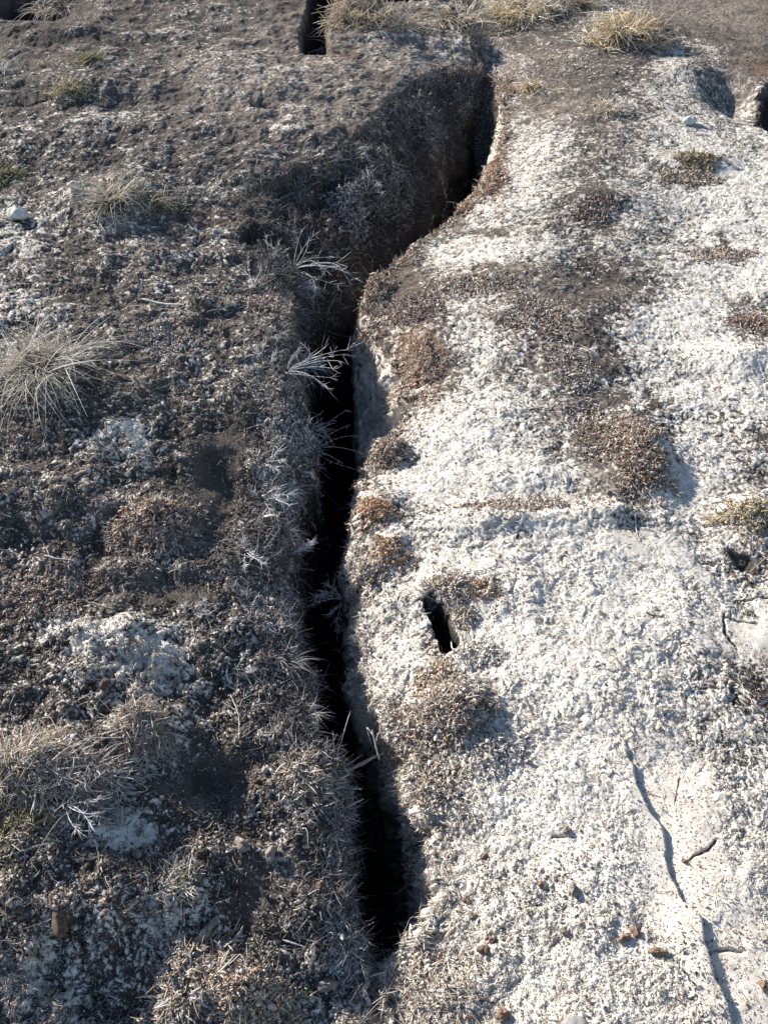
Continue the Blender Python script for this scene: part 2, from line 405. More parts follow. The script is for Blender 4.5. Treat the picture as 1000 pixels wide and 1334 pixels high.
powder = sstep(-.15, .45, perlin(X, Y, .21, 41) + .5*perlin(X, Y, .07, 42))*(colid >= .5*(iL+iR))
rough = (1-.80*smooth)*(1-.45*powder*fl0)
lsoft = np.where(colid < .5*(iL+iR), 1.0, .42); depz = np.clip(Y*cP+CAM_H*sP, 1.2, None); fl = np.clip(1.7/depz, .0, 1)**1.6
h3 = h3*(.45+.55*fl); h4 = h4*(.55+.45*fl)
disp = .020*h1*lod(.3)*lsoft + .018*h2*lod(.14)*(.15+.85*lsoft)*(.5+.5*fl) + .012*h3*lod(.06)*rough*lsoft + .018*(cl*clv-.25)*rough*lod(.045)*(.4+.8*clump)*lsoft*fl**1.8 + .0055*h4*rough*lod(.03)*(.4+.6*lsoft)
grain = (g1*(.3+.7*g1v))*.62 + (g2*(.3+.7*g2v))*.38
disp = disp + (grain-.3)*.0075*rough*lod(.02)*(.25+.75*fl)*(.45+.55*lsoft) + .0016*h5*rough*lod(.012)
disp = disp*np.where(leftw | rightw, 1.0, 1.0)
# small cracks, pits and the low ledge on the right
disp = disp + np.where(leftw | rightw, .0042*perlin(SX*.16, SY, .009, 71) + .0025*perlin(SX*.2, SY, .0045, 72), 0)*sstep(0, .03, -Zd)
pit = np.zeros_like(Z)
for pts, w, dep, soft in PITS:
    P = np.array([at_g(*p)[:2] for p in pts]); m = w*2+soft*2+.05
    r0, r1 = np.searchsorted(yr, P[:, 1].min()-m), np.searchsorted(yr, P[:, 1].max()+m)
    if r1 <= r0: continue
    d = polydist(X[r0:r1]+wx[r0:r1]*.7, Y[r0:r1]+wy[r0:r1]*.7, pts) + .7*w*h4[r0:r1] + .5*w*h3[r0:r1]
    pit[r0:r1] = np.maximum(pit[r0:r1], dep*(1-sstep(w-.3*soft, w+soft, d)))
led = curve([(800,955),(812,985),(826,1030),(842,1062),(858,1085),(862,1120),(868,1150),(882,1180),(905,1200),(912,1245),(922,1280),(940,1330)], .05)
xs = np.interp(yr, *led)[:, None] + wx*.5
lw = sstep(0, .05, yr-led[0][0]+.3)*(1-sstep(-.08, .02, yr-led[0][-1]))
Z -= (.013*sstep(0, .008, X-xs)*np.exp(-np.maximum(X-xs, 0)/.12)*lw[:, None]).astype(np.float32)
Z -= pit
amp = np.where(leftw, 1.2+1.4*sstep(2.0, 2.6, Y), np.where(rightw, 1.5, 1.0)) + 1.0*lip*(colid > iC)
XX = X + NX*disp*amp; ZZ = Z + NZ*disp*amp
# frost lies on the raised grains
st1 = perlin(SX, SY*1.3, .030, 31); st2 = perlin(SX, SY*1.2, .011, 32)
st3 = perlin(SX*.8, SY, .075, 33)
rel = st3*.22*(1-.5*fl) + (grain-.30)*1.1*(.3+.7*fl) + h4*.15 + h3*.16 + (cl*clv-.3)*.20*fl**2 + h5*.15 + st1*.30 + st2*.34
spread = np.where(F0 > .5, .75, 1.0)
F0 = F0 - .25*lip*(.5+h3+h2)
frost = F0*.76 + .01 - .07*sstep(1.9, 2.6, Y)*(colid > iC)*(.6+.8*(st3+h2)) + .03*(colid < iC)*(1-fl) + .03*powder*fl0*(F0 > .5) + rel*.80*(.5+.5*rough)*spread + h2*.10 + h1*.06
frost = np.where(smooth > .3, frost*.65+F0*.33, frost)
frost = (frost - .05*(colid < iC)*sstep(1.2, 2.2, Y))*(1-np.clip(pit/.02, 0, 1)*.95)
pitd = 1-np.clip(pit/.04, 0, 1)
brown = pitd*np.clip(blobs(X, Y, BROWN)*(.8+.8*h4+.8*h3) + h2*.25 + (h3*.25) + .12, 0, 1)*(1-.8*sstep(0, .03, -Zd))
tan = pitd*np.clip(blobs(X, Y, TAN) + h2*.15, 0, 1)
RUST = [(500,590,26,20,.5),(492,665,16,22,1),(540,455,26,45,.7),(590,925,35,30,.4),(645,215,16,60,.8),(625,240,18,25,.7),(330,1300,50,25,.6),(205,680,40,24,.4),(480,370,24,20,.7),(985,420,20,20,.3),
 (560,480,20,30,.7),(620,770,25,14,.6),(970,345,20,10,.3),(50,750,40,20,.3),(995,90,20,12,.5),(440,70,25,10,.5),(310,285,30,10,.4)]
rust = np.clip(blobs(X, Y, RUST)*(.6+.9*h3+.6*h4)*1.3, 0, 1)
V = np.stack([XX, Y, ZZ], -1)
nc = X.shape[1]
ii = np.arange(nr*nc).reshape(nr, nc)
Q = np.stack([ii[:-1, :-1], ii[:-1, 1:], ii[1:, 1:], ii[1:, :-1]], -1).reshape(-1, 4)
ground = quads('ground', V.reshape(-1, 3), Q, gm, attrs={'frost': frost, 'brown': brown, 'tan': tan, 'rust': rust, 'pale': pitd*np.clip(sstep(.70, .92, F0+.08*h2+.06*h3)*(colid > .5*(iL+iR)), 0, 1), 'damp': np.maximum(sstep(.0, .10, -Zd), np.clip(pit/.04, 0, 1))*np.where(rightw, .5, 1)})  # 'damp' is black peat of the cut, with wall and pit shade painted in
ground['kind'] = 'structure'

# ------------------------------------------------------------------ finding places on the finished ground
du = np.gradient(V, axis=1); dv = np.gradient(V, axis=0)
NRM = np.cross(du, dv); NRM /= np.linalg.norm(NRM, axis=2, keepdims=True)+1e-12
SMN = NRM
PX, PY = proj(XX, Y, ZZ)
DEP = Y*cP - (ZZ-CAM_H)*sP
inview = ((PX > -380) & (PX < 1380) & (PY > -60) & (PY < 1440) & (Y > .0))*np.where((PX < -60) | (PX > 1060), 1.8, 1.0)
def locate(px, py, tol=3.0):
    m = np.abs(PX-px) < tol; m &= np.abs(PY-py) < tol; m &= Y > .02
    idx = np.argwhere(m)
    if len(idx) == 0: return locate(px, py, tol*2)
    k = idx[np.argmin(DEP[m])]
    n = SMN[max(k[0]-6, 0):k[0]+7, max(k[1]-6, 0):k[1]+7].reshape(-1, 3).mean(0)
    return V[k[0], k[1]].astype(float), n/np.linalg.norm(n)

# ------------------------------------------------------------------ loose litter: nobody could count it
def unit(a): return a/(np.linalg.norm(a, axis=-1, keepdims=True)+1e-9)
flatV = V.reshape(-1, 3); flatN = NRM.reshape(-1, 3)
def sample(n, w):
    w = (w*inview).ravel(); cs = np.cumsum(w, dtype=np.float64)
    return np.searchsorted(cs, RNG.random(n)*cs[-1])
def strands(idx, length, rad, K, lift, curl, hang=0.0, rise=0.0):
    n = len(idx); p0 = flatV[idx]; nn = flatN[idx]
    d = RNG.normal(size=(n, 3)); d -= nn*(d*nn).sum(1, keepdims=True); d = unit(d)
    d = unit(d + nn*(lift*RNG.random((n, 1))) + np.array([0, 0, -hang]) + np.array([0, 0, rise]))
    side = unit(np.cross(d, nn)); c1 = RNG.normal(size=(n, 1))*curl; c2 = RNG.normal(size=(n, 1))*curl*.6
    L = length*(.45+RNG.random((n, 1))*1.0)
    tt = np.linspace(0, 1, K)
    P = np.empty((n, K, 3))
    for k, s_ in enumerate(tt):
        q = s_-.5 if lift < .5 else s_
        P[:, k] = p0 + nn*rad*1.0 + d*L*q + side*L*c1*(q*q) + nn*L*c2*(q*q)*(.5) + side*L*c2*.5*math.sin(s_*5) + np.array([0, 0, -hang*.4])*L*s_*s_
    prof = np.sqrt(np.clip(1-(2*tt-1)**4, .05, 1)) if lift < .5 else np.clip(1-tt*.8, .15, 1)
    R = rad*(.6+.8*RNG.random((n, 1)))*prof[None, :]
    return P, R
def pick(n, cols, w=None):
    c = np.array(cols)[RNG.choice(len(cols), n, p=w)]
    return np.clip(c*(.75+.5*RNG.random((n, 1))), 0, .85)
GREY = [(.30,.27,.25),(.45,.42,.39),(.16,.13,.11),(.08,.06,.05),(.52,.50,.48)]
DARK = [(.07,.055,.045),(.13,.10,.08),(.25,.22,.20),(.05,.04,.035),(.34,.31,.29)]
WHT = [(.60,.57,.51),(.70,.68,.64),(.52,.47,.40),(.64,.59,.52),(.40,.35,.29)]
CRUMB = [(.145,.12,.10),(.22,.185,.155),(.085,.07,.06),(.35,.31,.28),(.05,.042,.038),(.19,.14,.105)]
STRAW = [(.50,.44,.35),(.62,.58,.50),(.36,.30,.23),(.55,.52,.49)]
wgt = 1/np.clip(DEP/1.3, 1, None)**.7 * rough * (Zd > -.25) * (pit < .012)
left = (colid < iC)
parts = []
def add(n, w, L, r, K, lift, curl, cols, sides=3, **kw):
    i = sample(n, w); P, R = strands(i, L, r, K, lift, curl, **kw); c = pick(n, cols); parts.append(tubes(P, R, sides, .6, c))
hi = np.clip((F0-.42)*2.3, 0.025, 1)
add(100000, wgt*hi, .0032, .0011, 3, .45, .5, WHT, sides=4)
add(32000, wgt*hi, .0060, .0009, 3, .45, .6, WHT)
add(1500, wgt*hi*clump, .0070, .0022, 4, .45, .4, WHT, sides=5)
add(50000, wgt*(1.05-hi)*left, .0070, .0012, 3, .45, .6, DARK)
add(54000, wgt*(1.05-hi)*left*(.25+clump), .0055, .0021, 3, .45, .4, CRUMB, sides=4)
add(1500, wgt*left*clump, .010, .0045, 4, .45, .3, CRUMB[:3]+GREY[:1], sides=5)
add(7000, wgt*(~left)*np.clip(1.0-hi, .01, 1)**1.4*(.2+clump), .0095, .0017, 4, .9, .7, [(.21,.13,.095),(.34,.25,.18),(.46,.38,.30),(.12,.08,.06)], sides=4)
add(7500, wgt*(~left)*(.03+brown+.6*(1-hi)**1.5)*(.2+clump), .0060, .0021, 3, .45, .4, CRUMB, sides=4)
add(26000, wgt*np.clip(1.08-hi, .04, 1)**1.3*(~left), .0045, .0012, 3, .45, .6, DARK+CRUMB)
add(9000, wgt*(.3+clump)*left, .011, .0010, 4, .8, .5, GREY)
litter_v = merge(parts); parts.clear()
o = quads('frost_grit', litter_v[0], litter_v[1], M_LIT, cols=litter_v[2], smooth=False); o['kind'] = 'stuff'
o['label'] = 'crumbs of frost and dead moss scattered thickly all over the ground'; o['category'] = 'ground litter'
edge_l = np.exp(-np.abs(X-bl[:, None])/.035)*op[:, None]*(colid < iC); edge_r = np.exp(-np.abs(X-br[:, None])/.022)*op[:, None]*(colid >= iC)
add(2200, wgt*left, .035, .0009, 6, .35, .5, GREY)
add(1500, wgt*(~left), .03, .0008, 6, .3, .6, STRAW)
add(1600, wgt*left*(Y > 1.8), .045, .0012, 6, .35, .5, GREY[:2]+STRAW[2:])
add(500, wgt*(~left)*(Y > 1.8)*(1-hi), .05, .0012, 6, .35, .5, STRAW+GREY)
add(260, wgt*left, .06, .0010, 7, .3, .35, STRAW)
add(120, wgt*(~left), .06, .0010, 7, .3, .35, STRAW)
litter_v = merge(parts); parts.clear()
o = quads('straw_litter', litter_v[0], litter_v[1], M_LIT, cols=litter_v[2], smooth=False); o['kind'] = 'stuff'
o['label'] = 'dead straw and root bits lying loose on both banks of the fissure'; o['category'] = 'straw litter'
# short stubble of dead turf standing on the raised clumps and along both lips
stub = (sstep(.0, .55, h2+h3*.6+cl*.2))*rough*(Zd > -.10)
add(5000, wgt*stub*left*(DEP < 3.2), .017, .0012, 5, 1.6, .7, [(.26,.22,.18),(.40,.36,.31),(.12,.09,.07),(.33,.24,.17),(.50,.47,.44)], sides=4, rise=.25)
add(4200, wgt*np.clip(edge_l, 0, 1), .022, .0012, 5, 1.6, .7, [(.15,.135,.13),(.26,.25,.25),(.09,.07,.06),(.38,.37,.38)], sides=4, rise=.2)
add(2600, wgt*np.clip(edge_r*(Y > 1.55)+rust*(~left), 0, 1), .013, .0012, 5, 1.6, .7, [(.42,.32,.22),(.55,.47,.37),(.20,.12,.08),(.30,.19,.12),(.62,.58,.52)], sides=4, rise=.2)
add(2500, wgt*edge_r*(Y < 1.6), .010, .0009, 4, 1.4, .7, WHT, sides=3, rise=.1)
add(19000, wgt*leftw*(Y > 2.15)*(Zd > -.35), .032, .0014, 5, 1.2, .6, [(.06,.056,.056),(.17,.165,.165),(.035,.032,.03),(.28,.28,.285)], sides=4, rise=.1)
rimn = np.clip(.3+perlin(X, Y, .07, 61)*1.6+perlin(X, Y, .03, 62), 0, 1)
add(1500, wgt*np.exp(-np.abs(X-br[:, None])/.014)*op[:, None]*(colid >= iC)*rimn*(Y > 1.3), .011, .0038, 4, .9, .5, [(.46,.36,.26),(.30,.19,.12),(.56,.48,.38),(.18,.11,.08),(.62,.57,.50)], sides=6)
add(700, wgt*np.exp(-np.abs(X-br[:, None])/.010)*op[:, None]*(colid >= iC)*rimn*(Y < 1.3), .009, .0030, 4, .9, .5, WHT, sides=6)
add(1300, wgt*np.exp(-np.abs(X-bl[:, None])/.03)*op[:, None]*(colid < iC)*rimn, .012, .0038, 4, .9, .5, [(.20,.18,.17),(.10,.08,.07),(.32,.29,.27),(.06,.05,.045)], sides=6)
litter_v = merge(parts); parts.clear()
o = quads('turf_stubble', litter_v[0], litter_v[1], M_LIT, cols=litter_v[2], smooth=False); o['kind'] = 'stuff'
o['label'] = 'short stubble of dead turf and moss standing along the lips and on the hummocks'; o['category'] = 'turf'
# root fibres hanging on the fissure walls and along its lips
wl = leftw*(Zd > -.30)*1.0; wr = rightw*(Zd > -.22)*1.0
edgeL = np.exp(-np.abs(X-bl[:, None])/.02)*op[:, None]; edgeR = np.exp(-np.abs(X-br[:, None])/.015)*op[:, None]
dw = 1/np.clip(DEP/1.3, 1, None)**.5
add(9000, wl*dw, .032, .0006, 6, .9, .5, [(.24,.235,.24),(.16,.15,.15),(.36,.355,.365),(.10,.085,.07)], hang=.8)
add(2200, edgeL*dw, .020, .0007, 6, .7, .6, [(.22,.21,.21),(.35,.34,.34),(.12,.10,.09)], hang=.3)
add(3500, wr*dw, .026, .0006, 6, .9, .5, [(.45,.45,.46),(.30,.29,.28),(.55,.54,.52)], hang=.7)
add(2600, edgeR*dw, .015, .0008, 5, .7, .5, [(.60,.55,.47),(.50,.42,.33),(.68,.66,.62),(.30,.22,.16)], hang=.3)
add(90, (wl+wr)*dw, .07, .0007, 8, 1.2, .7, STRAW, hang=.15)
litter_v = merge(parts); parts.clear()
o = quads('root_fibres', litter_v[0], litter_v[1], M_LIT, cols=litter_v[2], smooth=False); o['kind'] = 'stuff'
o['label'] = 'tangled frosted root fibres hanging on the walls of the fissure'; o['category'] = 'roots'

# ------------------------------------------------------------------ things: plants, twigs, stones
def empty(name, loc, label, cat, group=None):
    e = bpy.data.objects.new(name, None); C.objects.link(e); e.location = [float(q) for q in loc]; e.empty_display_size = .03
    e['label'] = label; e['category'] = cat
    if group: e['group'] = group
    return e
def child(root, name, vq, mat, smooth=False):
    v, q, c = vq
    o = quads(name, np.asarray(v)-np.array(root.location), q, mat, cols=c, smooth=smooth); o.parent = root
    return o
def frame(n):
    n = np.array(n); a = np.cross(n, [0.3, 1, .2]); a /= np.linalg.norm(a); return a, np.cross(n, a), n
def dome(c, n, rx, ry, h, seed, mu=20, mv=9, rough_=.25):
    """an uneven hummock cap that sits a little in the ground"""
    a, b_, nn = frame(n); rg = np.random.default_rng(seed)
    ph = rg.random(12)*6.28
    th = np.linspace(0, 2*np.pi, mu, endpoint=False); el = np.linspace(-.35, np.pi/2, mv)
    T, E = np.meshgrid(th, el, indexing='ij')
    r = 1 + rough_*(.5*np.sin(3*T+ph[0]+2*E)+.3*np.sin(5*T+ph[1]-3*E)+.3*np.sin(8*T+ph[2]+5*E)+.2*rg.normal(size=T.shape))*np.cos(E)
    P = c + (rx*r*np.cos(E)*np.cos(T))[..., None]*a + (ry*r*np.cos(E)*np.sin(T))[..., None]*b_ + (h*r*np.sin(E))[..., None]*nn
    i = np.arange(mu*mv).reshape(mu, mv); j = np.roll(i, -1, axis=0)
    q = np.stack([i[:, :-1], j[:, :-1], j[:, 1:], i[:, 1:]], -1).reshape(-1, 4)
    return P.reshape(-1, 3), q, np.full((mu*mv, 3), .2)
def cols(n, L, rg, var=.25):
    c = np.array(L)[rg.integers(0, len(L), n)]; return np.clip(c*(1-var+2*var*rg.random((n, 1))), 0, .85)
def blades(c, n, num, length, rad, spread, droop, colours, tips=None, seed=0, bias=(0, 0, 0), root=.02, K=8, up=.5, flat=.45):
    rg = np.random.default_rng(seed)
    th = rg.random(num)*2*np.pi; hd = np.stack([np.cos(th), np.sin(th), th*0], 1)
    e = up*(.3+rg.random((num, 1))*1.2)
    d = unit(hd*spread*(.3+rg.random((num, 1))) + e*np.array([0, 0, 1.]) + np.array(bias))
    L = length*(.35+.85*rg.random((num, 1)))
    s_ = np.linspace(0, 1, K)
    P = np.empty((num, K, 3)); side = unit(np.cross(d, [0, 0, 1.]))
    k1 = rg.normal(size=(num, 1))*.25; dr = droop*(.4+rg.random((num, 1)))
    rr = rg.random((num, 1))**.5*root; t2 = th+rg.normal(size=num)*1.3; hr = np.stack([np.cos(t2)*1.25, np.sin(t2)*.9, th*0], 1)
    for k, q in enumerate(s_):
        P[:, k] = c + hr*rr - np.array(n)*.004 + d*L*q + side*L*k1*q*q - np.array([0, 0, 1.])*dr*L*q**2
    R_ = rad*(.6+.7*rg.random((num, 1)))*np.clip(1-.85*s_[None, :]**1.6, .12, 1)
    return tubes(P, R_, 4, flat, cols(num, colours, rg), cols(num, tips or colours, rg))
def cushion(c, n, rx, ry, h, num, ln, rad, colours, seed, tips=None, curl=.5, bend=.3):
    """short leaves standing all over a hummock"""
    rg = np.random.default_rng(seed); a, b_, nn = frame(n)
    T = rg.random(num)*2*np.pi; E = np.arcsin(rg.random(num)*.95)
    dl = np.cos(E)[:, None]*(np.cos(T)[:, None]*a+np.sin(T)[:, None]*b_) + np.sin(E)[:, None]*nn
    jit_ = 1+.22*np.sin(3*T+seed)+.12*np.sin(7*T+seed*2)
    p = c + (np.cos(E)*np.cos(T)*rx*jit_)[:, None]*a + (np.cos(E)*np.sin(T)*ry*jit_)[:, None]*b_ + (np.sin(E)*h)[:, None]*nn*.9
    d = unit(dl + rg.normal(size=(num, 3))*curl + nn*.35)
    L = ln*(.4+rg.random((num, 1))); K = 5; P = np.empty((num, K, 3)); sd_ = rg.normal(size=(num, 3))
    for k, q in enumerate(np.linspace(0, 1, K)): P[:, k] = p + d*L*(q-.15) + sd_*L*bend*q*q*.5
    R_ = rad*(.6+.8*rg.random((num, 1)))*np.array([.8, 1, 1, .8, .3])[None, :]
    return tubes(P, R_, 4, .55, cols(num, colours, rg), cols(num, tips or colours, rg))
def path_tube(pts, r, colour=(.3,.28,.26), sides=7, taper=.5, wob=.0, seed=0):
    """one bent twig through points, resampled"""
    rg = np.random.default_rng(seed); pts = np.array(pts, float)
    n = 6*(len(pts)-1)+1; t_ = np.linspace(0, len(pts)-1, n); i = np.minimum(t_.astype(int), len(pts)-2); f = (t_-i)[:, None]
    m = np.gradient(pts, axis=0); p0, p1, m0, m1 = pts[i], pts[i+1], m[i], m[i+1]
    P = (2*f**3-3*f**2+1)*p0+(f**3-2*f**2+f)*m0+(-2*f**3+3*f**2)*p1+(f**3-f**2)*m1
    P = P + rg.normal(size=P.shape)*wob
    R_ = r*(1-(1-taper)*np.linspace(0, 1, n))*(1+.12*rg.normal(size=n)); R_[0] *= .5; R_[-1] *= .4
    return tubes(P[None], R_[None], sides, 1, np.array([colour]))
def shoot(root, base, tip, n_leaf, leaf, r, colours, seed, bendz=.0, part='sprig'):
    """a frosted sprig: a bent stem with needles set along its outer half"""
    rg = np.random.default_rng(seed); base = np.array(base); tip = np.array(tip)
    L = np.linalg.norm(tip-base); mid_ = .5*(base+tip)+np.array([0, 0, bendz])*L + rg.normal(size=3)*L*.13
    s_ = np.linspace(0, 1, 9)[:, None]
    P = (1-s_)**2*base + 2*s_*(1-s_)*mid_ + s_**2*tip
    st = tubes(P[None], (r*.75*(1-.6*s_[:, 0]))[None], 6, 1, cols(1, colours, rg))
    u = .35+.65*rg.random(n_leaf)**.8; u[:4] = 1.0
    k = np.clip((u*8).astype(int), 0, 7); f = (u*8-k)[:, None]
    p = P[k]*(1-f)+P[np.minimum(k+1, 8)]*f; ax = unit(P[np.minimum(k+1, 8)]-P[k])
    d = unit(ax*.9+rg.normal(size=(n_leaf, 3))*.6); q = np.empty((n_leaf, 5, 3)); ll = leaf*(.3+.9*rg.random((n_leaf, 1))); bd = rg.normal(size=(n_leaf, 3))
    for m, s1 in enumerate(np.linspace(0, 1, 5)): q[:, m] = p + d*ll*s1 + ax*ll*.25*s1*s1 + bd*ll*.3*s1*s1
    R_ = r*.45*(.5+.8*rg.random((n_leaf, 1)))*np.array([.6, 1, 1.1, 1, .45])[None, :]
    lf = tubes(q, R_, 4, .6, cols(n_leaf, colours, rg))
    o = child(root, part, st, M_SHOOT, smooth=True)
    o2 = quads('needle_leaves', np.asarray(lf[0])-np.array(root.location), lf[1], M_SHOOT, cols=lf[2]); o2.parent = o
    return o
# colour families (the plants' own colours)
PALE = [(.66,.62,.54),(.72,.70,.66),(.52,.46,.36),(.60,.56,.50)]
GOLD = [(.74,.56,.32),(.80,.68,.48),(.58,.40,.22),(.78,.72,.60)]
OLIVE = [(.28,.29,.10),(.42,.38,.16),(.20,.18,.08),(.55,.48,.28)]
HEATH = [(.21,.13,.095),(.34,.24,.175),(.46,.37,.30),(.12,.075,.055),(.58,.52,.46)]
RUSTY = [(.40,.20,.10),(.52,.31,.17),(.25,.12,.07),(.62,.48,.33)]
TANNY = [(.52,.42,.30),(.62,.54,.42),(.38,.27,.17),(.68,.63,.56),(.28,.19,.12)]
FROSTY = [(.36,.35,.35),(.50,.49,.49),(.24,.22,.21),(.60,.59,.59)]
GREYB = [(.42,.39,.35),(.58,.55,.51),(.26,.22,.19),(.66,.64,.61)]

GXY = np.stack([XX, Y], -1)
def ground_patch(c, rx, ry, num, seed, edge=.5):
    """random places of the ground inside an uneven outline, with how far in each one is"""
    r0, r1 = np.searchsorted(yr, c[1]-ry*1.5), np.searchsorted(yr, c[1]+ry*1.5)
    sub = np.s_[r0:r1]
    q = ((XX[sub]-c[0])/rx)**2 + ((Y[sub]-c[1])/ry)**2
    th_ = np.arctan2((Y[sub]-c[1])/ry, (XX[sub]-c[0])/rx)
    q = q*np.clip(1+.38*np.sin(2*th_+seed)+.30*np.sin(3*th_+seed*1.7)+.25*np.sin(7*th_+seed*.6), .5, 2)
    q = q + 9*((XX[sub] > xc(Y[sub])) != (c[0] > xc(c[1])))*((Y[sub] > Y0) & (Y[sub] < Y1))
    q = q*np.clip(1+edge*(1.3*h3[sub]+1.1*h4[sub]+.5*h2[sub]), .6, 3) + (Zd[sub] < min(Zd[sub].flat[np.argmin((XX[sub]-c[0])**2+(Y[sub]-c[1])**2)], 0)-.09)*9
    m = np.argwhere(q < 1)
    if len(m) < 5: m = np.argwhere(((XX[sub]-c[0])/rx)**2 + ((Y[sub]-c[1])/ry)**2 < 1.5)
    rg = np.random.default_rng(seed); k = m[rg.integers(0, len(m), num)]
    w = np.clip(1-q[k[:, 0], k[:, 1]], 0, 1)
    return V[sub][k[:, 0], k[:, 1]].astype(float), NRM[sub][k[:, 0], k[:, 1]].astype(float), w
def leaves_on(c, rx, ry, h, num, ln, rad, colours, seed, tips=None, up=.8, bend=.6, flat=.5, bias=(0, 0, 0), K=5, edge=.5):
    p, nn, w = ground_patch(c, rx, ry, num, seed, edge); rg = np.random.default_rng(seed+1)
    lump = .55+.45*np.sin(p[:, 0]*160+seed)*np.cos(p[:, 1]*130+seed*2)
    p = p + np.array([0, 0, 1.])*(h*np.sqrt(w)*lump*rg.random(num)**.6)[:, None]
    out = np.stack([(p[:, 0]-c[0])/rx, (p[:, 1]-c[1])/ry, np.zeros(num)], 1)
    d = unit(rg.normal(size=(num, 3)) + out*.7 + np.array([0, 0, up]) + np.array(bias))
    L = ln*(.35+rg.random((num, 1))**1.5*1.3); P = np.empty((num, K, 3)); sd_ = rg.normal(size=(num, 3))
    for k, q in enumerate(np.linspace(0, 1, K)): P[:, k] = p + d*L*(q-.2) + sd_*L*bend*q*q*.5 - np.array([0, 0, .25])*L*q*q
    R_ = rad*(.5+.9*rg.random((num, 1)))*np.interp(np.linspace(0, 1, K), [0, .4, .8, 1], [.8, 1, .8, .3])[None, :]
    return tubes(P, R_, 4, flat, cols(num, colours, rg, .35), cols(num, tips or colours, rg, .35))
def base_skin(c, rx, ry, sink=.0015):
    """a thin crust of turf following the ground under a plant"""
    r0, r1 = np.searchsorted(yr, c[1]-ry), np.searchsorted(yr, c[1]+ry)
    st = max(1, (r1-r0)//14); rr = np.arange(r0, max(r1, r0+3), st)
    c0 = np.abs(XX[(r0+r1)//2]-(c[0]-rx)).argmin(); c1 = np.abs(XX[(r0+r1)//2]-(c[0]+rx)).argmin()
    cc = np.arange(c0, max(c1, c0+3), max(1, (c1-c0)//14))
    G_ = V[np.ix_(rr, cc)].astype(float) - np.array([0, 0, sink]); a, b_ = G_.shape[:2]; i_ = np.arange(a*b_).reshape(a, b_)
    q = np.stack([i_[:-1, :-1], i_[:-1, 1:], i_[1:, 1:], i_[1:, :-1]], -1).reshape(-1, 4)
    m = G_.mean(axis=(0, 1)); qc = G_.reshape(-1, 3)[q].mean(1); q = q[(((qc-c)[:, 0]/rx)**2+((qc-c)[:, 1]/ry)**2) < 1.0]
    return G_.reshape(-1, 3), q, np.full((a*b_, 3), .09)
def tuft(px, py, label, num, ln, colours, rad=.0009, spread=1.0, droop=.6, up=.7, root=.03, dome_r=.035, dome_h=.02, tips=None, bias=(0,0,0), seed=1, name='grass_tuft', cat='grass tuft', group=None, base_cols=None, nb=260, bl_=.018):
    if py < 60: num, nb, dome_h = int(num*.62), int(nb*.6), dome_h*.6; dome_r = dome_r*.85
    p, n = locate(px, py); e = empty(name, p, label, cat, group)
    child(e, 'root_cushion', dome(p-n*.006, n, dome_r, dome_r*.9, dome_h, seed), M_THATCH, smooth=True)
    if nb: child(e, 'dead_leaf_thatch', merge([base_skin(p, dome_r*1.2, dome_r*1.1), leaves_on(p, dome_r*1.5, dome_r*1.3, dome_h, nb, bl_*1.5, rad, base_cols or colours, seed+5, None, .35, 1.0, K=6)]), M_MOSS)
    child(e, 'blades', blades(p+n*dome_h*.5, n, num, ln, rad, spread, droop, colours, tips, seed, bias, root, up=up), M_GRASS)
    return e
GT = 'tufts of dead grass on the peat'
tuft(52, 478, 'large sprawling pale grass tuft with long drooping blades at the left edge', 190, .27, [(.74,.71,.65),(.70,.66,.58),(.60,.54,.44)], .0011, 1.3, .42, .75, .06, .065, .035, bias=(.35,-.15,0), seed=3, group=GT, nb=900, base_cols=GOLD+PALE, bl_=.03)
tuft(148, 262, 'pale straw tuft fanned over a small mound near the white stone', 150, .17, PALE+GOLD[:1], .0014, .9, .55, .9, .035, .06, .03, seed=4, group=GT, nb=400, bias=(.05,-.1,0), bl_=.03)
tuft(205, 262, 'flattened dark grass tuft in the shadow just right of the pale straw tuft', 90, .13, [(.34,.30,.20),(.22,.20,.11),(.48,.44,.36)], .0013, 1.2, .5, .5, .04, .05, .02, seed=5, group=GT, nb=300)
tuft(812, 42, 'bushy golden grass tuft on the crest casting a long shadow', 520, .17, GOLD+PALE[:1], .0022, .9, .55, .8, .09, .12, .07, seed=6, group=GT, nb=1200, bl_=.05, base_cols=GOLD)
tuft(845, 40, 'orange tipped grass tuft against the right of the golden one', 160, .15, RUSTY+GOLD, .0020, .8, .5, .9, .05, .07, .05, seed=7, group=GT, nb=500, bl_=.04)
tuft(668, 18, 'yellowish grass tuft with green shades at the top edge, left of the golden one', 300, .16, GOLD+OLIVE[3:], .0022, 1.1, .6, .6, .08, .1, .05, seed=8, group=GT, nb=700, bl_=.05)
tuft(715, 10, 'small straw tuft at the top edge right of the yellowish tuft', 150, .14, GOLD+PALE, .0020, 1., .6, .7, .05, .07, .05, seed=9, group=GT, nb=400, bl_=.04)
tuft(600, 24, 'greyish straw tuft lying flat near the top of the far bank', 260, .20, PALE+GOLD, .0020, 1.3, .6, .5, .08, .11, .05, seed=10, group=GT, nb=700, bl_=.05)
tuft(640, 40, 'loose yellowing grass wisp in front of the top edge tufts', 110, .15, GOLD+PALE, .0018, 1.3, .6, .5, .05, .05, .02, seed=11, group=GT, nb=200, bl_=.04)
tuft(755, 6, 'small dark grass tuft between the straw tuft and the golden tuft', 90, .12, HEATH+OLIVE, .0020, .8, .5, .9, .04, .06, .05, seed=12, group=GT, nb=300, bl_=.04)
tuft(477, 16, 'straw coloured grass clod on the block beside the far crack', 340, .12, TANNY+GOLD, .0018, 1.1, .6, .5, .12, .15, .07, seed=13, group=GT, nb=1500, bl_=.05)
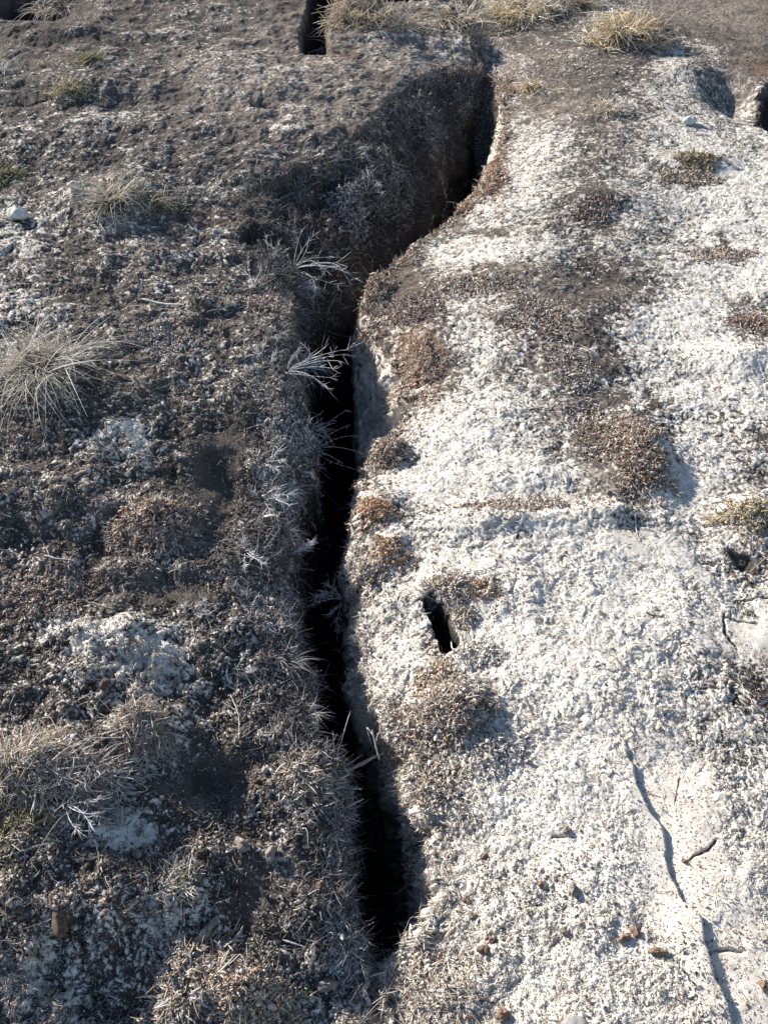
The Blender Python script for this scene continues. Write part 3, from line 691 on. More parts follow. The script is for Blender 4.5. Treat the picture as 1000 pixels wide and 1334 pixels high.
tuft(690, 112, 'low golden wisp of grass right of the fissure head', 70, .09, GOLD, .0017, 1, .5, .7, .03, .04, .02, seed=14, group=GT, nb=150, bl_=.03)
tuft(788, 140, 'small yellow and white grass tuft above the pale pebble', 60, .09, GOLD+PALE, .0016, 1, .5, .6, .03, .04, .02, seed=15, group=GT, nb=150, bl_=.03)
tuft(68, 18, 'tan grass tuft hanging over the dark hollow in the top left corner', 200, .16, TANNY+PALE, .0019, 1.1, .6, .6, .08, .1, .04, seed=16, group=GT, nb=500, bl_=.045)
tuft(118, 75, 'tiny yellow green tuft, the upper of two near the top left', 40, .07, OLIVE, .0016, 1, .5, .6, .02, .03, .02, seed=17, group=GT, nb=140, bl_=.03)
tuft(92, 116, 'yellow green tuft, the lower of two near the top left', 60, .08, OLIVE+GOLD, .0016, 1, .5, .6, .03, .045, .025, seed=18, group=GT, nb=220, bl_=.03)
tuft(4, 228, 'dark green moss tuft cut by the left edge', 60, .06, [(.16,.19,.06),(.24,.25,.10)], .0014, .8, .4, .7, .03, .05, .03, seed=19, group=GT, nb=300, bl_=.02)
tuft(2, 92, 'white arched grass wisp at the left edge near the top', 26, .16, PALE[:2], .0018, .9, .6, .8, .02, .03, .015, seed=20, group=GT, nb=80)
tuft(590, 462, 'thin pale wisps standing behind the brown clumps of the right bank', 16, .06, PALE, .0009, 1.1, .3, .7, .006, .015, .008, seed=29, group=GT, nb=60)
tuft(292, 372+30, 'single lanky grass wisp right of the large sprawling tuft', 7, .11, PALE, .0008, .8, .3, .8, .004, .012, .006, seed=30, group=GT, nb=40)

def clump(px, py, label, rx, ry, h, num, ln, colours, seed, tips=None, rad=.0014, name='moss_clump', cat='moss clump', group='moss and heath clumps beside the fissure', curl=.5, mat=None, drop=.008):
    p, n = locate(px, py); e = empty(name, p, label, cat, group); sk = base_skin(p, rx*1.3, ry*1.3)
    child(e, 'leaves', merge([sk, leaves_on(p, rx*1.15, ry*1.15, h*.85, int(num*1.4), ln*.8, rad*1.0, colours, seed, tips, 1.0, edge=.95)]), mat or M_MOSS)
    if py < 160 or seed == 66: return e                                         # small or overhanging: leaves alone
    child(e, 'dead_litter', merge([(sk[0]-np.array([0, 0, .001]), sk[1], sk[2]), leaves_on(p, rx*1.05, ry*1.05, h*.6, int(num*.4), ln*.45, rad*2.0, colours, seed+300, None, .5, .4, .8, K=4, edge=.95), leaves_on(p, rx*1.1, ry*1.1, h*.7, max(int(num*.04), 8), ln*1.7, rad*.5, GREYB+TANNY, seed+600, None, .7, 1.0)]), M_LIT)
    child(e, 'knobs', merge([(sk[0]-np.array([0, 0, .0005]), sk[1], sk[2]), leaves_on(p, rx*1.05, ry*1.05, h*.95, int(num*.13), ln*.6, rad*3.2, colours, seed+800, None, 1.0, .4, .8, K=5, edge=.95)]), mat or M_MOSS)
    return e
def mat(px, py, label, rx, ry, num, ln, colours, seed, tips=None, rad=.0010, bias=(.3, -.15, 0), h=.012, up=.5, group='tufts of dead grass on the peat'):
    p, n = locate(px, py); e = empty('grass_mat', p, label, 'grass mat', group)
    sk = base_skin(p, rx*1.1, ry*1.1)
    child(e, 'blades', merge([sk, leaves_on(p, rx, ry, h, num, ln, rad, colours, seed, tips, up, .55, .5, bias, K=6, edge=.9)]), M_GRASS)
    child(e, 'dead_leaves', merge([(sk[0]-np.array([0, 0, .001]), sk[1], sk[2]), leaves_on(p, rx, ry, h*.6, num, ln*.4, rad*1.5, GREYB+HEATH, seed+300, None, .3, .6, .7, bias, K=4, edge=.9)]), M_LIT)
    return e
mat(190, 948, 'short spiky tuft with pale tips below the frosted patch', 0.05, 0.04, 1100, 0.026, TANNY+GREYB, 21, h=.02, up=.9)
mat(40, 985, 'broad pale grass mat along the left edge, upper part', 0.09, 0.055, 1500, 0.028, TANNY+PALE, 22, h=.02)
mat(108, 1010, 'ragged grey tuft with blades pointing right above the dark hollow', 0.06, 0.05, 900, 0.028, GREYB, 23, bias=(.8,-.5,.1), h=.02)
mat(12, 1070, 'yellowing grass tuft on the left edge below the pale mat', 0.05, 0.05, 700, 0.024, TANNY+OLIVE, 24)
mat(405, 1012, 'bleached bristly tuft on the left lip beside the wooden twig', 0.05, 0.05, 1100, 0.022, GREYB+PALE+TANNY, 25, bias=(.4,-.1,.3), h=.022, rad=.0013)
mat(232, 1150, 'open tuft of pale splayed blades in the lower left', 0.035, 0.03, 260, 0.03, PALE+OLIVE[3:], 26)
mat(560, 1290, 'frosted straw mat in front of the near end of the fissure', 0.085, 0.05, 1100, 0.024, PALE+TANNY, 27, up=.2, h=.006)
mat(245, 1285, 'grey frosted hummock of leaves at the bottom left of centre', 0.06, 0.06, 1100, 0.02, GREYB+TANNY, 28, rad=.0015, h=.018)
clump(205, 672, 'brown heath clump on the left bank above the long frosted patch', .06, .05, .035, 1500, .014, HEATH+RUSTY[:1], 41, tips=TANNY)
clump(502, 585, 'knobbly brown moss clump overhanging the right wall', .048, .035, .04, 900, .015, TANNY+HEATH+RUSTY[:1], 42)
clump(490, 662, 'small rust orange moss clump on the right lip', .030, .036, .03, 800, .014, RUSTY, 43, tips=[(.60,.46,.28),(.5,.3,.14)], rad=.0011)
clump(508, 715, 'tan moss clump just below the rust orange one', .035, .038, .02, 700, .013, TANNY+RUSTY[:2], 44)
clump(545, 470, 'dark rusty moss clump left of the brown ridge on the right bank', .035, .055, .028, 1000, .014, RUSTY+HEATH, 45, tips=TANNY)
clump(590, 915, 'mixed brown and grey clump casting a blue shadow on the frost', .052, .045, .038, 1100, .017, TANNY+RUSTY+HEATH, 46, tips=GREYB)
clump(545, 945, 'lower clump of grey brown leaves on the right lip beside the mixed clump', .045, .04, .022, 800, .014, GREYB+TANNY+HEATH, 47)
clump(838, 600, 'dark brown heath clump casting the largest shadow on the right bank', .055, .085, .032, 1500, .017, HEATH+TANNY[2:3], 48, tips=TANNY)
clump(798, 560, 'low brown leaf mat left of the dark heath clump', .08, .07, .02, 1100, .014, HEATH+TANNY, 49)
clump(484, 372, 'frost browned moss clump where the fissure turns to the upper right', .045, .045, .04, 900, .017, TANNY+HEATH+RUSTY[:1], 50)
clump(535, 400, 'dull purple brown moss cushion behind the turn of the fissure', .08, .05, .02, 900, .016, HEATH, 51)
clump(645, 135, 'tan moss edging at the far end of the fissure', .05, .08, .04, 700, .025, TANNY+RUSTY[:2], 52, rad=.002)
clump(632, 235, 'reddish moss edging halfway along the far stretch', .045, .09, .035, 900, .024, RUSTY+TANNY, 53, rad=.0019)
clump(580, 285, 'small sandy moss knob on the right lip', .05, .03, .025, 450, .018, TANNY, 54, rad=.0016)
clump(330, 1300, 'reddish brown moss clump at the bottom edge left of centre', .05, .035, .028, 1300, .013, RUSTY+HEATH+TANNY, 55, tips=TANNY)
clump(978, 665, 'yellow moss cushion near the right edge', .05, .04, .03, 900, .013, [(.48,.40,.26),(.62,.55,.40),(.34,.27,.17)], 56)
clump(990, 418, 'purple brown moss patch against the right edge', .05, .035, .02, 500, .014, HEATH+RUSTY[:1], 57)
clump(628, 765, 'small orange brown moss clump just right of the dark hole', .025, .02, .014, 380, .011, TANNY+RUSTY[:2], 58)
clump(570, 870, 'tan leaf clump between the dark hole and the mixed clump', .03, .022, .015, 380, .013, TANNY, 59)
clump(60, 775, 'flat brown heath mat at the left edge above the frosted patch', .07, .05, .022, 1000, .012, HEATH, 60)
clump(215, 440, 'dull brown turf clump right of the large sprawling tuft', .06, .05, .015, 600, .014, HEATH+GREYB, 61)
clump(340, 600, 'tan leafy clump on the left lip beside the long wall', .03, .03, .022, 500, .014, TANNY+GREYB, 62)
clump(355, 395, 'brown and grey moss hummock left of the bend in the fissure', .06, .05, .035, 1000, .016, HEATH+GREYB+RUSTY[:1], 63)
clump(345, 500, 'frosted tan turf clump on the left lip opposite the blue wall', .06, .05, .025, 800, .017, TANNY+GREYB, 64)
clump(640, 970, 'grey leaf litter heap in the blue shadow of the mixed clump', .05, .03, .01, 300, .014, GREYB, 65)
clump(425, 690+60, 'hanging frosted moss bracket jutting from the right wall', .022, .03, .04, 500, .014, FROSTY+GREYB, 66, mat=M_SHOOT)
clump(415, 300, 'dark ragged turf clod at the foot of the shaded slope', .07, .07, .05, 900, .022, GREYB[2:3]+HEATH[:1]+HEATH[3:4], 171, rad=.0018)
clump(505, 225, 'dark ragged turf clod halfway up the shaded slope', .08, .10, .05, 900, .024, GREYB[2:3]+HEATH[3:4]+[(.30,.29,.29)], 172, rad=.002)
clump(565, 150, 'dark ragged turf clod near the far end of the shaded slope', .09, .12, .05, 900, .028, GREYB[2:3]+HEATH[3:4]+[(.34,.33,.33)], 173, rad=.0022)
clump(455, 275, 'grey leafy overhang below the pale sprig of the shaded slope', .06, .07, .04, 700, .022, [(.30,.29,.30),(.14,.13,.13),(.42,.41,.42)], 174, rad=.0018)
clump(605, 110, 'dark crumbly turf at the head of the fissure', .10, .10, .04, 700, .026, HEATH+[(.10,.09,.08)], 175, rad=.0022)
clump(375, 655, 'grey fibrous turf bulge halfway along the left lip', .04, .07, .03, 800, .016, GREYB[2:3]+FROSTY, 176)
clump(372, 560, 'dark fibrous turf bulge under the sprigs of the left wall', .04, .07, .03, 800, .016, FROSTY+HEATH[:1], 177)
clump(362, 790, 'frosted twiggy turf on the left lip opposite the hanging plant', .04, .06, .018, 600, .016, FROSTY+GREYB, 178)
clump(512, 510, 'crumbly tan moss at the top of the blue shaded wall', .03, .035, .02, 500, .013, TANNY, 179)
clump(470, 745, 'knobbly grey moss on the right lip above the hanging bracket', .035, .035, .025, 600, .014, GREYB+TANNY, 180)
clump(560, 1020, 'pale splintery leaf litter on the right lip below the mixed clump', .05, .07, .014, 700, .015, GREYB+TANNY+HEATH[:1], 181)
clump(583, 760, 'grey litter clods packed behind the dark hole', .05, .035, .02, 600, .014, GREYB+TANNY+HEATH[:1], 182)
clump(603, 800, 'pale knobbly clod on the right rim of the dark hole', .018, .022, .02, 260, .012, GREYB+TANNY, 183)
clump(462, 868, 'pale crumbly turf on the right lip across from the dark gap at its narrowest', .025, .04, .016, 450, .012, GREYB+PALE, 190)
clump(500, 962, 'bristly pale turf on the right lip beside the bridging twig end', .03, .04, .018, 500, .014, GREYB+TANNY, 191)
clump(548, 1072, 'cream crumbly turf edge on the right lip of the widest gap', .022, .05, .014, 500, .011, PALE+TANNY, 192)
clump(535, 1245, 'straw coloured crumbs at the rounded near end of the fissure', .04, .03, .014, 500, .013, PALE+TANNY, 193)
clump(468, 440, 'pale splintery turf knob on the lip above the blue shaded wall', .022, .035, .022, 400, .014, PALE+TANNY, 194)
clump(596, 268, 'russet moss knob where the far stretch begins', .04, .035, .028, 450, .018, RUSTY+TANNY, 195, rad=.0016)
clump(522, 340, 'row of brown moss knobs on the right lip of the bend', .05, .03, .025, 500, .016, TANNY+HEATH+RUSTY[:1], 196, rad=.0015)
clump(448, 1095, 'grey fibrous turf edge left of the widest gap', .022, .06, .014, 600, .014, GREYB+FROSTY, 197)
clump(455, 1225, 'tangled grey root mat at the near left lip', .03, .04, .012, 500, .016, GREYB+FROSTY, 198)
clump(620, 850, 'cream coloured knob of turf behind the clods of the dark hole', .03, .02, .010, 250, .011, PALE, 199)
clump(700, 410, 'broken brown turf patch on the crest of the right bank', .10, .07, .012, 700, .014, HEATH+TANNY, 200)
clump(750, 480, 'grey brown litter streak behind the dark heath clump', .05, .09, .010, 500, .013, HEATH+GREYB, 201)
clump(620, 365, 'brown turf streak behind the bend on the right bank', .12, .04, .012, 600, .014, HEATH+TANNY, 202)
clump(690, 655, 'low line of brown leaf litter across the right bank above the dark hole', .12, .02, .012, 500, .013, HEATH+TANNY+GREYB, 203)
clump(700, 95, 'brown dead turf on the far crest behind the golden wisp', .22, .12, .02, 600, .022, HEATH+TANNY, 204, rad=.0018)
clump(770, 270, 'small dark turf patch high on the right bank', .06, .05, .014, 350, .016, HEATH, 205, rad=.0016)
clump(940, 330, 'thin brown litter patch near the right edge above the purple moss', .09, .04, .010, 400, .015, HEATH+TANNY, 206, rad=.0015)
clump(900, 230, 'dull brown turf hummock near the right edge of the far slope', .09, .05, .02, 500, .02, HEATH+TANNY, 67, rad=.0018)
clump(905, 275-70, 'russet turf clump beside the dark hollow at the right', .07, .05, .03, 500, .02, HEATH+RUSTY[:1]+OLIVE, 68, rad=.0018)

def sprigs(px, py, label, tips, seed, n_leaf=26, leaf=.016, r=.0014, colours=FROSTY, lift=.03, group='frosted sprigs along the left lip', name='frosted_plant', cat='frosted plant'):
    """tips: (px, py, height above the ground plane at the root)"""
    p, n = locate(px, py); e = empty(name, p, label, cat, group)
    child(e, 'root_crown', dome(p-n*.004, n, .012, .012, .012, seed), M_THATCH, smooth=True)
    child(e, 'tangled_stems', merge([base_skin(p, .045, .045), leaves_on(p, .030, .030, .008, 60, .035, .0007, [(.36,.35,.34),(.24,.22,.2),(.48,.46,.45)], seed, None, .4, 1.2, K=7)]), M_LIT)
    for k, (qx, qy, dz) in enumerate(tips):
        z = p[2]+dz; x, y = at(qx, qy, z)
        shoot(e, p, (x, y, z), n_leaf, leaf, r, colours, seed*10+k, bendz=.12)
    return e
sprigs(385, 352, 'tall branching white frosted plant standing in the dark bend', [(392,303,.10),(407,308,.10),(428,335,.09),(438,342,.07),(415,345,.08),(372,325,.09),(462,363,.03),(400,322,.11),(420,350,.07),(445,352,.06),(440,372,.03),(410,385,.02)], 71, leaf=.034, n_leaf=10, r=.0013)
sprigs(358, 340, 'small frosted plant in the dark nook left of the tall branching one', [(347,308,.07),(352,320,.06),(362,318,.06)], 72, n_leaf=14, leaf=.018)
sprigs(330, 375, 'row of short white sprigs on the lip left of the bend', [(310,348,.03),(322,345,.03),(340,352,.03),(347,358,.02)], 73, n_leaf=10, leaf=.02)
sprigs(478, 256, 'pale sprig high on the dark left wall', [(472,232,.08),(480,228,.08),(492,238,.08),(498,252,.05)], 74, n_leaf=12, leaf=.03, r=.0018)
sprigs(375, 482, 'frosted sprigs pointing right over the gap opposite the blue wall', [(398,452,.03),(420,455,.04),(412,465,.04),(452,455,.05),(440,470,.05),(430,492,.04),(425,505,.03),(446,462,.05),(388,460,.04),(434,480,.04),(418,500,.03)], 75, leaf=.030, n_leaf=8, r=.0011)
sprigs(350, 478, 'dull white leafy sprigs left of those reaching over the gap', [(335,455,.03),(345,450,.03),(360,460,.03),(325,480,.02)], 76, leaf=.02)
sprigs(412, 585, 'fan of thin grey stems halfway down the left wall', [(450,535,.03),(452,555,.03),(462,568,.02),(470,590,.02),(465,612,.0),(440,600,.02)], 77, n_leaf=5, leaf=.014, r=.0009)
sprigs(345, 600, 'violet grey sprigs lying on the left lip above the bare hollow edge', [(362,588,.03),(370,602,.03),(358,610,.02)], 78)
sprigs(345, 650, 'bluish frosted feathery sprigs on the left lip', [(362,636,.03),(375,645,.03),(376,658,.03),(352,668,.02),(330,642,.02)], 79, n_leaf=34, leaf=.02)
sprigs(322, 715, 'curled frosted sprigs beside the sprig that juts over the gap', [(318,705,.02),(332,722,.02),(345,735,.02),(320,738,.02)], 80, n_leaf=34)
sprigs(380, 722, 'pinkish frosted sprig jutting out over the black gap', [(406,706,.03),(402,712,.03)], 81, n_leaf=40, leaf=.016, colours=[(.62,.57,.60),(.55,.52,.56)])
sprigs(445, 782, 'frosted leafy plant hanging from the right wall into the gap', [(428,762,.01),(412,778,.0),(410,786,-.01),(430,800,-.03),(440,820,-.05),(424,772,.0)], 82, n_leaf=44, leaf=.018, group=None)
sprigs(250, 800, 'scatter of short frosted sprigs at the right end of the frosted patch', [(262,786,.01),(270,800,.01),(240,790,.01)], 83)
sprigs(160, 578, 'short white sprigs over the bluish frost below the large tuft', [(192,585,.02),(180,560,.02),(205,595,.01)], 84, n_leaf=8, leaf=.016)
sprigs(85, 1045, 'grey sprigs fanned over the shadowed hollow at the left', [(125,1060,.02),(118,1075,.02),(100,1080,.01),(130,1040,.02)], 85, n_leaf=16)

FG = 'frosted grass drooping along the left lip'
for a_, b2, lb, sd_, L_, nn_ in [(398,476,'long frosted grass blades drooping over the gap from under the sprigs opposite the blue wall',301,.085,90),(392,372,'frosted drooping grass below the tall branching plant at the bend',302,.085,90),
  (408,560,'thin drooping grass hanging halfway down the left wall above the fan of stems',303,.07,80),(372,640,'tangled frosted grass curling over the left lip beside the feathery sprigs',304,.055,110),(366,700,'matted grey grass drooping beside the pinkish sprig',305,.05,110),
  (372,860,'fine frosted grass fringe on the left lip across from the pale crumbly turf',306,.045,120),(395,925,'fine frosted grass fringe on the left lip above the forked twig',307,.045,120),(452,1120,'wiry pale root hairs curling into the widest gap from the left lip',308,.04,70),(360,430,'bleached grass wisps lying on the left lip between the two big frosted plants',309,.06,90)]:
    p, n = locate(a_, b2); e = empty('drooping_grass', p, lb, 'grass tuft', FG)
    child(e, 'blades', merge([base_skin(p, .035, .04), blades(p, n, nn_, L_, .0008, 1.1, .55, [(.42,.41,.40),(.56,.55,.54),(.30,.28,.26),(.20,.18,.16),(.50,.45,.38)], None, sd_, (.55, -.15, 0), .028, K=8, up=.45)]), M_SHOOT if sd_ < 305 else M_LIT)
def ground_pts(pts, lift):
    out = []
    for q in pts:
        p, n = locate(q[0], q[1]); out.append(p + np.array([0, 0, lift + (q[2] if len(q) > 2 else 0)]))
    return out
def twig(pts, r, label, mat, lift=None, side=None, seed=0, taper=.5, wob=.0004, name='twig', group='twigs lying on the peat'):
    P = ground_pts(pts, r*.8 if lift is None else lift); e = empty(name, P[0], label, 'twig', group)
    child(e, 'stem', path_tube(P, r, seed=seed, taper=taper, wob=wob), mat, smooth=True)
    for k, s_ in enumerate(side or []):
        Q_ = ground_pts(s_, r*.9 if lift is None else lift); child(e, 'side_shoot', path_tube(Q_, r*.6, seed=seed+k+1, taper=taper, wob=wob), mat, smooth=True)
    return e
def span(p_, q_, r, label, mat, zs, seed, side=(), name='twig', group='twigs lying on the peat', taper=.75):
    """a twig held in the air across the gap: ends given with their heights"""
    def w(a): x, y = at(a[0], a[1], a[2]); return np.array([x, y, a[2]])
    A, B = w(p_), w(q_); M_ = .5*(A+B)+np.array([0, 0, zs]); e = empty(name, A, label, 'twig', group)
    child(e, 'stem', path_tube([A, M_, B], r, seed=seed, taper=taper, wob=.0003), mat, smooth=True)
    for k, s_ in enumerate(side): child(e, 'side_shoot', path_tube([w(a) for a in s_], r*.6, seed=seed+k+1, wob=.0003), mat, smooth=True)
    return e
span((440,1012,-.01), (500,980,-.035), .0042, 'thick grey wooden twig bridging the black gap', M_TWIG, .002, 90)
span((436,1000,-.02), (433,952,.02), .0020, 'forked pale twig standing on the left lip above the bridging twig', M_PALE, .0, 91, side=[[(436,988,0),(443,970,.02),(456,926,.04)],[(437,975,.01),(450,978,.01),(434,985,.0)]])
span((494,990,-.03), (484,950,.01), .0020, 'crooked grey twig on the right wall end of the bridging twig', M_PALE, .0, 92, side=[[(490,965,0),(494,955,.01),(505,970,.0)],[(487,960,.0),(478,948,.0),(484,972,-.02)]])
T = twig
T([(788,935),(800,952),(816,973),(825,972),(840,965)], .0013, 'bent pale twig pointing at the top of the low frost ledge', M_PALE, seed=93)
T([(570,748),(600,744),(630,742),(652,730)], .0016, 'long white twig above the dark hole', M_PALE, lift=.006, seed=94, side=[[(602,744),(612,752),(622,748)]])
T([(540,800),(565,790),(590,776)], .0010, 'thin dark twig leaning over the dark hole', M_TWIG, lift=.008, seed=95)
T([(533,762),(548,775),(572,790),(590,772)], .0011, 'arched grey root behind the dark hole', M_TWIG, lift=.01, seed=96)
T([(588,835),(592,845),(597,838),(594,822)], .0015, 'curly white root at the lower lip of the dark hole', M_PALE, lift=.006, seed=97)
T([(527,700),(524,688),(530,730)], .0010, 'short white splinter on the clump below the rust moss', M_PALE, seed=98)
T([(188,388),(212,394),(238,396)], .0042, 'stout grey twig lying across the upper left bank', M_PALE, seed=99, taper=.7)
T([(56,722),(75,725),(96,728)], .0018, 'pale twig on the brown turf, the upper of a pair at the left', M_PALE, seed=100, side=[[(66,722),(62,712),(68,708)]])
T([(34,749),(58,750),(86,753)], .0018, 'pale twig on the brown turf, the lower of a pair at the left', M_PALE, seed=101)
T([(829,668),(828,685),(833,704)], .0018, 'upright pale twig on the smooth earth below the dark heath clump', M_PALE, lift=.004, seed=102)
T([(838,795),(850,799),(862,801)], .0022, 'short dark twig on the frost of the right bank', M_DTWIG, seed=103)
T([(370,1222),(395,1232),(428,1243)], .0018, 'thin pinkish white root near the near end of the fissure', M_PALE, seed=104, lift=.004)
T([(120,1183),(132,1187),(152,1187)], .0017, 'curved pale twig on the bare patch in the lower left', M_PALE, seed=105)
T([(0,1118),(30,1108),(62,1097)], .0013, 'straight pale straw twig at the left edge in the lower left', M_PALE, seed=106, lift=.006)
T([(128,1098),(128,1112),(126,1125)], .0015, 'frosted twig standing in the bluish frost of the lower left', M_TWIG, seed=107, lift=.003, side=[[(128,1110),(136,1114),(147,1110)]])
T([(881,1010),(878,1028),(874,1048)], .0009, 'thin dark twig on the smooth patch behind the ledge', M_DTWIG, seed=108)
T([(882,818),(868,830),(858,838)], .0012, 'thin dark twig right of the frosty grains, near the small crack', M_DTWIG, seed=109)
T([(970,775),(960,790),(955,798)], .0010, 'short dark twig above the forked crack at the right', M_DTWIG, seed=110)
T([(905,768),(930,790),(950,808)], .0008, 'very thin grey stem lying over the right bank', M_TWIG, seed=111)
T([(960,888),(972,905),(985,920)], .0014, 'white twig near the right edge', M_PALE, seed=112, side=[[(966,896),(960,880),(964,872)]])
T([(680,905),(690,925),(696,930)], .0012, 'dark stem at the left of the long shadow line', M_TWIG, seed=113, side=[[(696,930),(725,938),(760,946)]])
T([(300,905),(308,930),(310,965)], .0011, 'upright pale stem over the dark hollow beside the spiky tuft', M_PALE, seed=114, lift=.008, side=[[(306,915),(325,908),(345,900)],[(308,925),(298,918),(290,912)]])
T([(176,905),(178,930),(168,965)], .0012, 'pale stem leaning on the left side of the spiky tuft', M_PALE, seed=115, lift=.008)
T([(330,690),(362,700),(388,712)], .0010, 'long thin stem arching along the left lip', M_TWIG, seed=116, lift=.012, side=[[(362,700),(376,712),(378,735)]])
T([(120,738),(270,745)][:1]+[(130,742)], .0011, 'small stick end among the brown turf at the left', M_PALE, seed=117)
T([(310,818),(326,800),(330,790)], .0009, 'fine pale stalk beside the frosted patch', M_PALE, seed=118)
T([(305,870),(330,872),(350,870)], .0010, 'straight pale stalk on the dark earth by the left lip', M_PALE, seed=119, lift=.003)
T([(712,100),(730,104),(744,112)], .0022, 'short grey stick on the brown part of the far slope', M_TWIG, seed=120)
T([(640,400),(655,408),(668,418)], .0016, 'pair of crossed pale stems on the right bank behind the brown ridge', M_PALE, seed=121, side=[[(645,420),(655,408),(662,396)]])
T([(440,390),(428,420),(426,445)], .0012, 'long arching grey root bowed over the gap at the bend', M_TWIG, seed=122, lift=.03)

def rock(px, py, rx, ry, h, label, mat, seed, name='stone', cat='stone', group=None, sink=.3, rough_=.10, rot=0.0):
    p, n = locate(px, py); rg = np.random.default_rng(seed)
    mu, mv = 28, 14; th = np.linspace(0, 2*np.pi, mu, endpoint=False); el = np.linspace(-np.pi/2, np.pi/2, mv); T_, E_ = np.meshgrid(th, el, indexing='ij')
    ph = rg.random(8)*6.28
    r = 1+rough_*(np.sin(2*T_+ph[0]+E_)+.6*np.sin(3*T_+ph[1]-2*E_)+.5*np.sin(5*T_+ph[2]+3*E_)*np.cos(E_)+.35*np.sin(9*T_+ph[3]+7*E_)*np.cos(E_))
    a = np.array([math.cos(rot), math.sin(rot), 0]); b_ = np.array([-math.sin(rot), math.cos(rot), 0])
    P = p + np.array([0, 0, h*(1-sink)]) + (rx*r*np.cos(E_)*np.cos(T_))[..., None]*a + (ry*r*np.cos(E_)*np.sin(T_))[..., None]*b_ + (h*r*np.sin(E_))[..., None]*np.array([0, 0, 1.])
    i = np.arange(mu*mv).reshape(mu, mv); j = np.roll(i, -1, axis=0); q = np.stack([i[:, :-1], j[:, :-1], j[:, 1:], i[:, 1:]], -1).reshape(-1, 4)
    o = quads(name, P.reshape(-1, 3)-p, q, mat); o.location = [float(k) for k in p]; o['label'] = label; o['category'] = cat
    if group: o['group'] = group
    return o
rock(27, 281, .034, .026, .022, 'round pale greenish stone half sunk in frosted turf at the left edge', M_STONE, 130)
rock(95, 241, .025, .012, .012, 'flat white stone left of the pale straw tuft', M_STONE, 131)
rock(897, 158, .028, .022, .018, 'pale pebble on the far slope near the right edge', M_STONE, 132)
rock(745, 1341, .024, .018, .013, 'smooth grey pebble half hidden at the bottom edge', M_GSTONE, 133, rough_=.04)
rock(140, 1010-120, .008, .012, .008, 'orange crumb beside the pale stem of the spiky tuft', M_CLOD, 134, name='peat_clod', cat='clod')
G = 'small clods on the frosted right bank'
CL = [(743,1158,.009,.012,.010,'grey topped clod with a blue shadow in the middle of the near right bank',1),(612,1190,.009,.008,.007,'dull grey clod nearest the near end of the fissure',1),(626,1236,.012,.010,.010,'dark red clod, lowest of the two right of the near end of the fissure',0),
 (638,1222,.007,.007,.007,'small dark clod touching the dark red one',0),(812,1220,.006,.012,.008,'narrow dark clod, left of a pair in the lower right',0),(829,1212,.010,.010,.010,'reddish round clod at the head of a pair in the lower right',0),(855,1238,.008,.016,.009,'long reddish clod, right of the pair in the lower right',0),
 (655,1322,.012,.011,.010,'yellow brown clod near the bottom edge',0),(735,1080,.011,.007,.008,'white capped clod above a thin dark crack',1),(732,1215,.009,.008,.008,'frosty lump left of the reddish clods',1),(700,1190-40,.006,.007,.006,'small brown crumb high on the near right bank',0),
 (633,1113,.006,.006,.006,'tiny dark crumb casting a blue spot',0),(604,1170,.007,.010,.007,'dark upright crumb close to the near end of the fissure',0),(888,1120,.005,.006,.005,'tiny orange crumb beside the forked crack of the smooth patch',0),(995,1282,.010,.009,.008,'red brown clod at the lower right edge',0),
 (790,640,.009,.008,.007,'grey clod on the smooth earth left of the upright twig',1),(726,572,.009,.006,.006,'brown clod on the frost above the smooth streak',0)]
for k, (a_, b2, rx, ry, h, lb, w_) in enumerate(CL):
    rock(a_, b2, rx*.8, ry*.8, h*.7, lb, M_GCLOD if w_ else M_RCLOD, 140+k, name='peat_clod', cat='clod', group=G, rough_=.2, rot=k*1.3)
GL = 'small clods on the dark left bank'
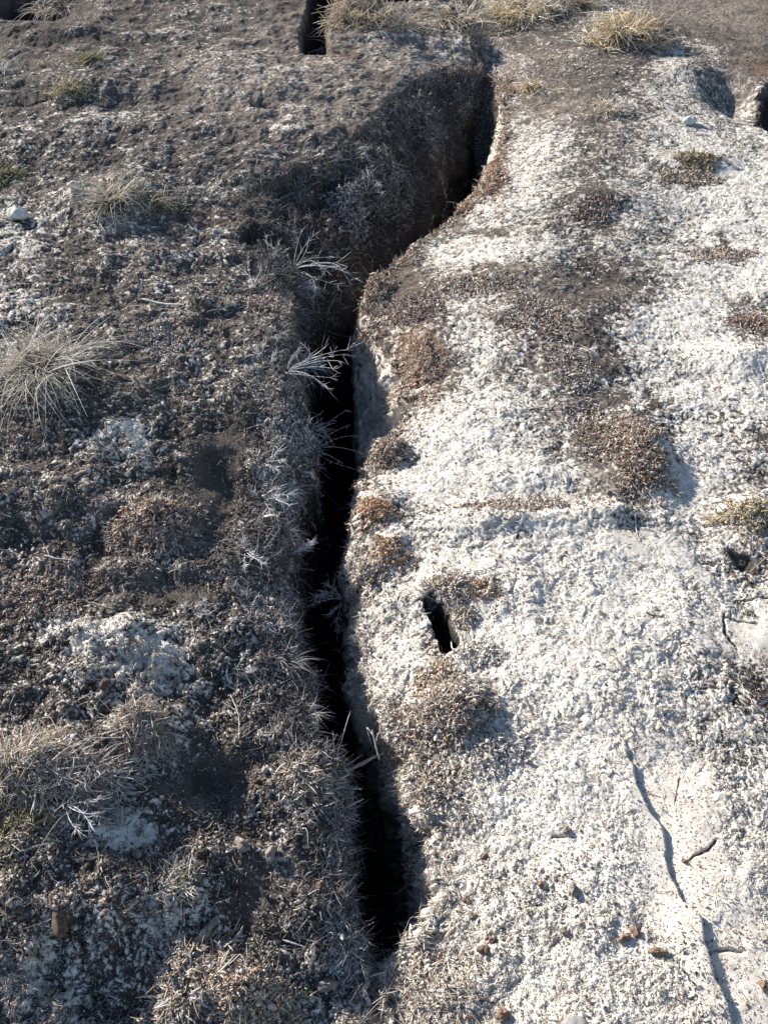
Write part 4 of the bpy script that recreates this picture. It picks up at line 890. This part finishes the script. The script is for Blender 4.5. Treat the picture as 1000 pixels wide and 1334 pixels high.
CLL = [(352,1112,.010,.012,.010,'tan clod on the dark earth left of the near gap',1),(318,1100,.009,.016,.010,'upright yellowish clod left of the tan one',1),(178,1112,.006,.008,.006,'pale crumb under the blue frost of the lower left',1),(158,1142,.006,.006,.006,'round white crumb in the lower left',1),
 (418,1155,.008,.010,.008,'brown clod beside the near gap, upper of three',0),(415,1200,.009,.008,.008,'brown clod beside the near gap, middle of three',0),(418,1220,.007,.006,.006,'brown clod beside the near gap, lowest of three',0),(333,1017,.005,.005,.005,'orange crumb on the shadowed hollow',0),
 (275,1215,.008,.022,.010,'long pale leaning clod in the lower left',1),(80,1200,.012,.028,.010,'long brown clod on the bare patch of the lower left',0),(428,1282,.010,.016,.009,'pinkish clod at the bottom near the gap',1),(182,870+60,.005,.010,.008,'white upright crumb at the left of the spiky tuft',1)]
for k, (a_, b2, rx, ry, h, lb, w_) in enumerate(CLL):
    rock(a_, b2, rx, ry, h, lb, M_GCLOD if w_ else M_CLOD, 170+k, name='peat_clod', cat='clod', group=GL, rough_=.2, rot=k*1.1)
# pale leaf chips
def chip(px, py, L, ang, label, seed, w=.25, lift=.004):
    p, n = locate(px, py); a = np.array([math.cos(ang), math.sin(ang), .15]); p = p+np.array([0, 0, lift])
    s_ = np.linspace(-.5, .5, 9); P = p + a*L*s_[:, None] + np.array([0, 0, .15*L])*(1-4*s_[:, None]**2)
    v, q, c = tubes(P[None], (L*w*.5*np.sqrt(np.clip(1-(2*s_)**2, .02, 1)))[None], 8, .3, np.array([(.66,.65,.62)]))
    o = quads('dead_leaf', v-p, q, M_GRASS, cols=c, smooth=True); o.location = [float(k) for k in p]; o['label'] = label; o['category'] = 'dead leaf'; o['group'] = 'pale dead leaves'
chip(210, 742, .022, -.5, 'pale curled leaf, left of a touching pair on the dark hollow', 1); chip(224, 744, .026, .3, 'pale curled leaf, right of a touching pair on the dark hollow', 2)
chip(352, 672, .035, .1, 'long pale leaf on the left lip under the bluish sprigs', 3); chip(182, 945-10, .02, 1.3, 'white leaf stuck upright on the spiky tuft', 4)
chip(260, 1300, .026, -.2, 'pale leaf on the grey hummock at the bottom', 5); chip(610, 920, .028, -.5, 'white curled leaf on the mixed clump', 6); chip(605, 935, .03, -1.2, 'bleached leaf standing on the mixed clump', 7)
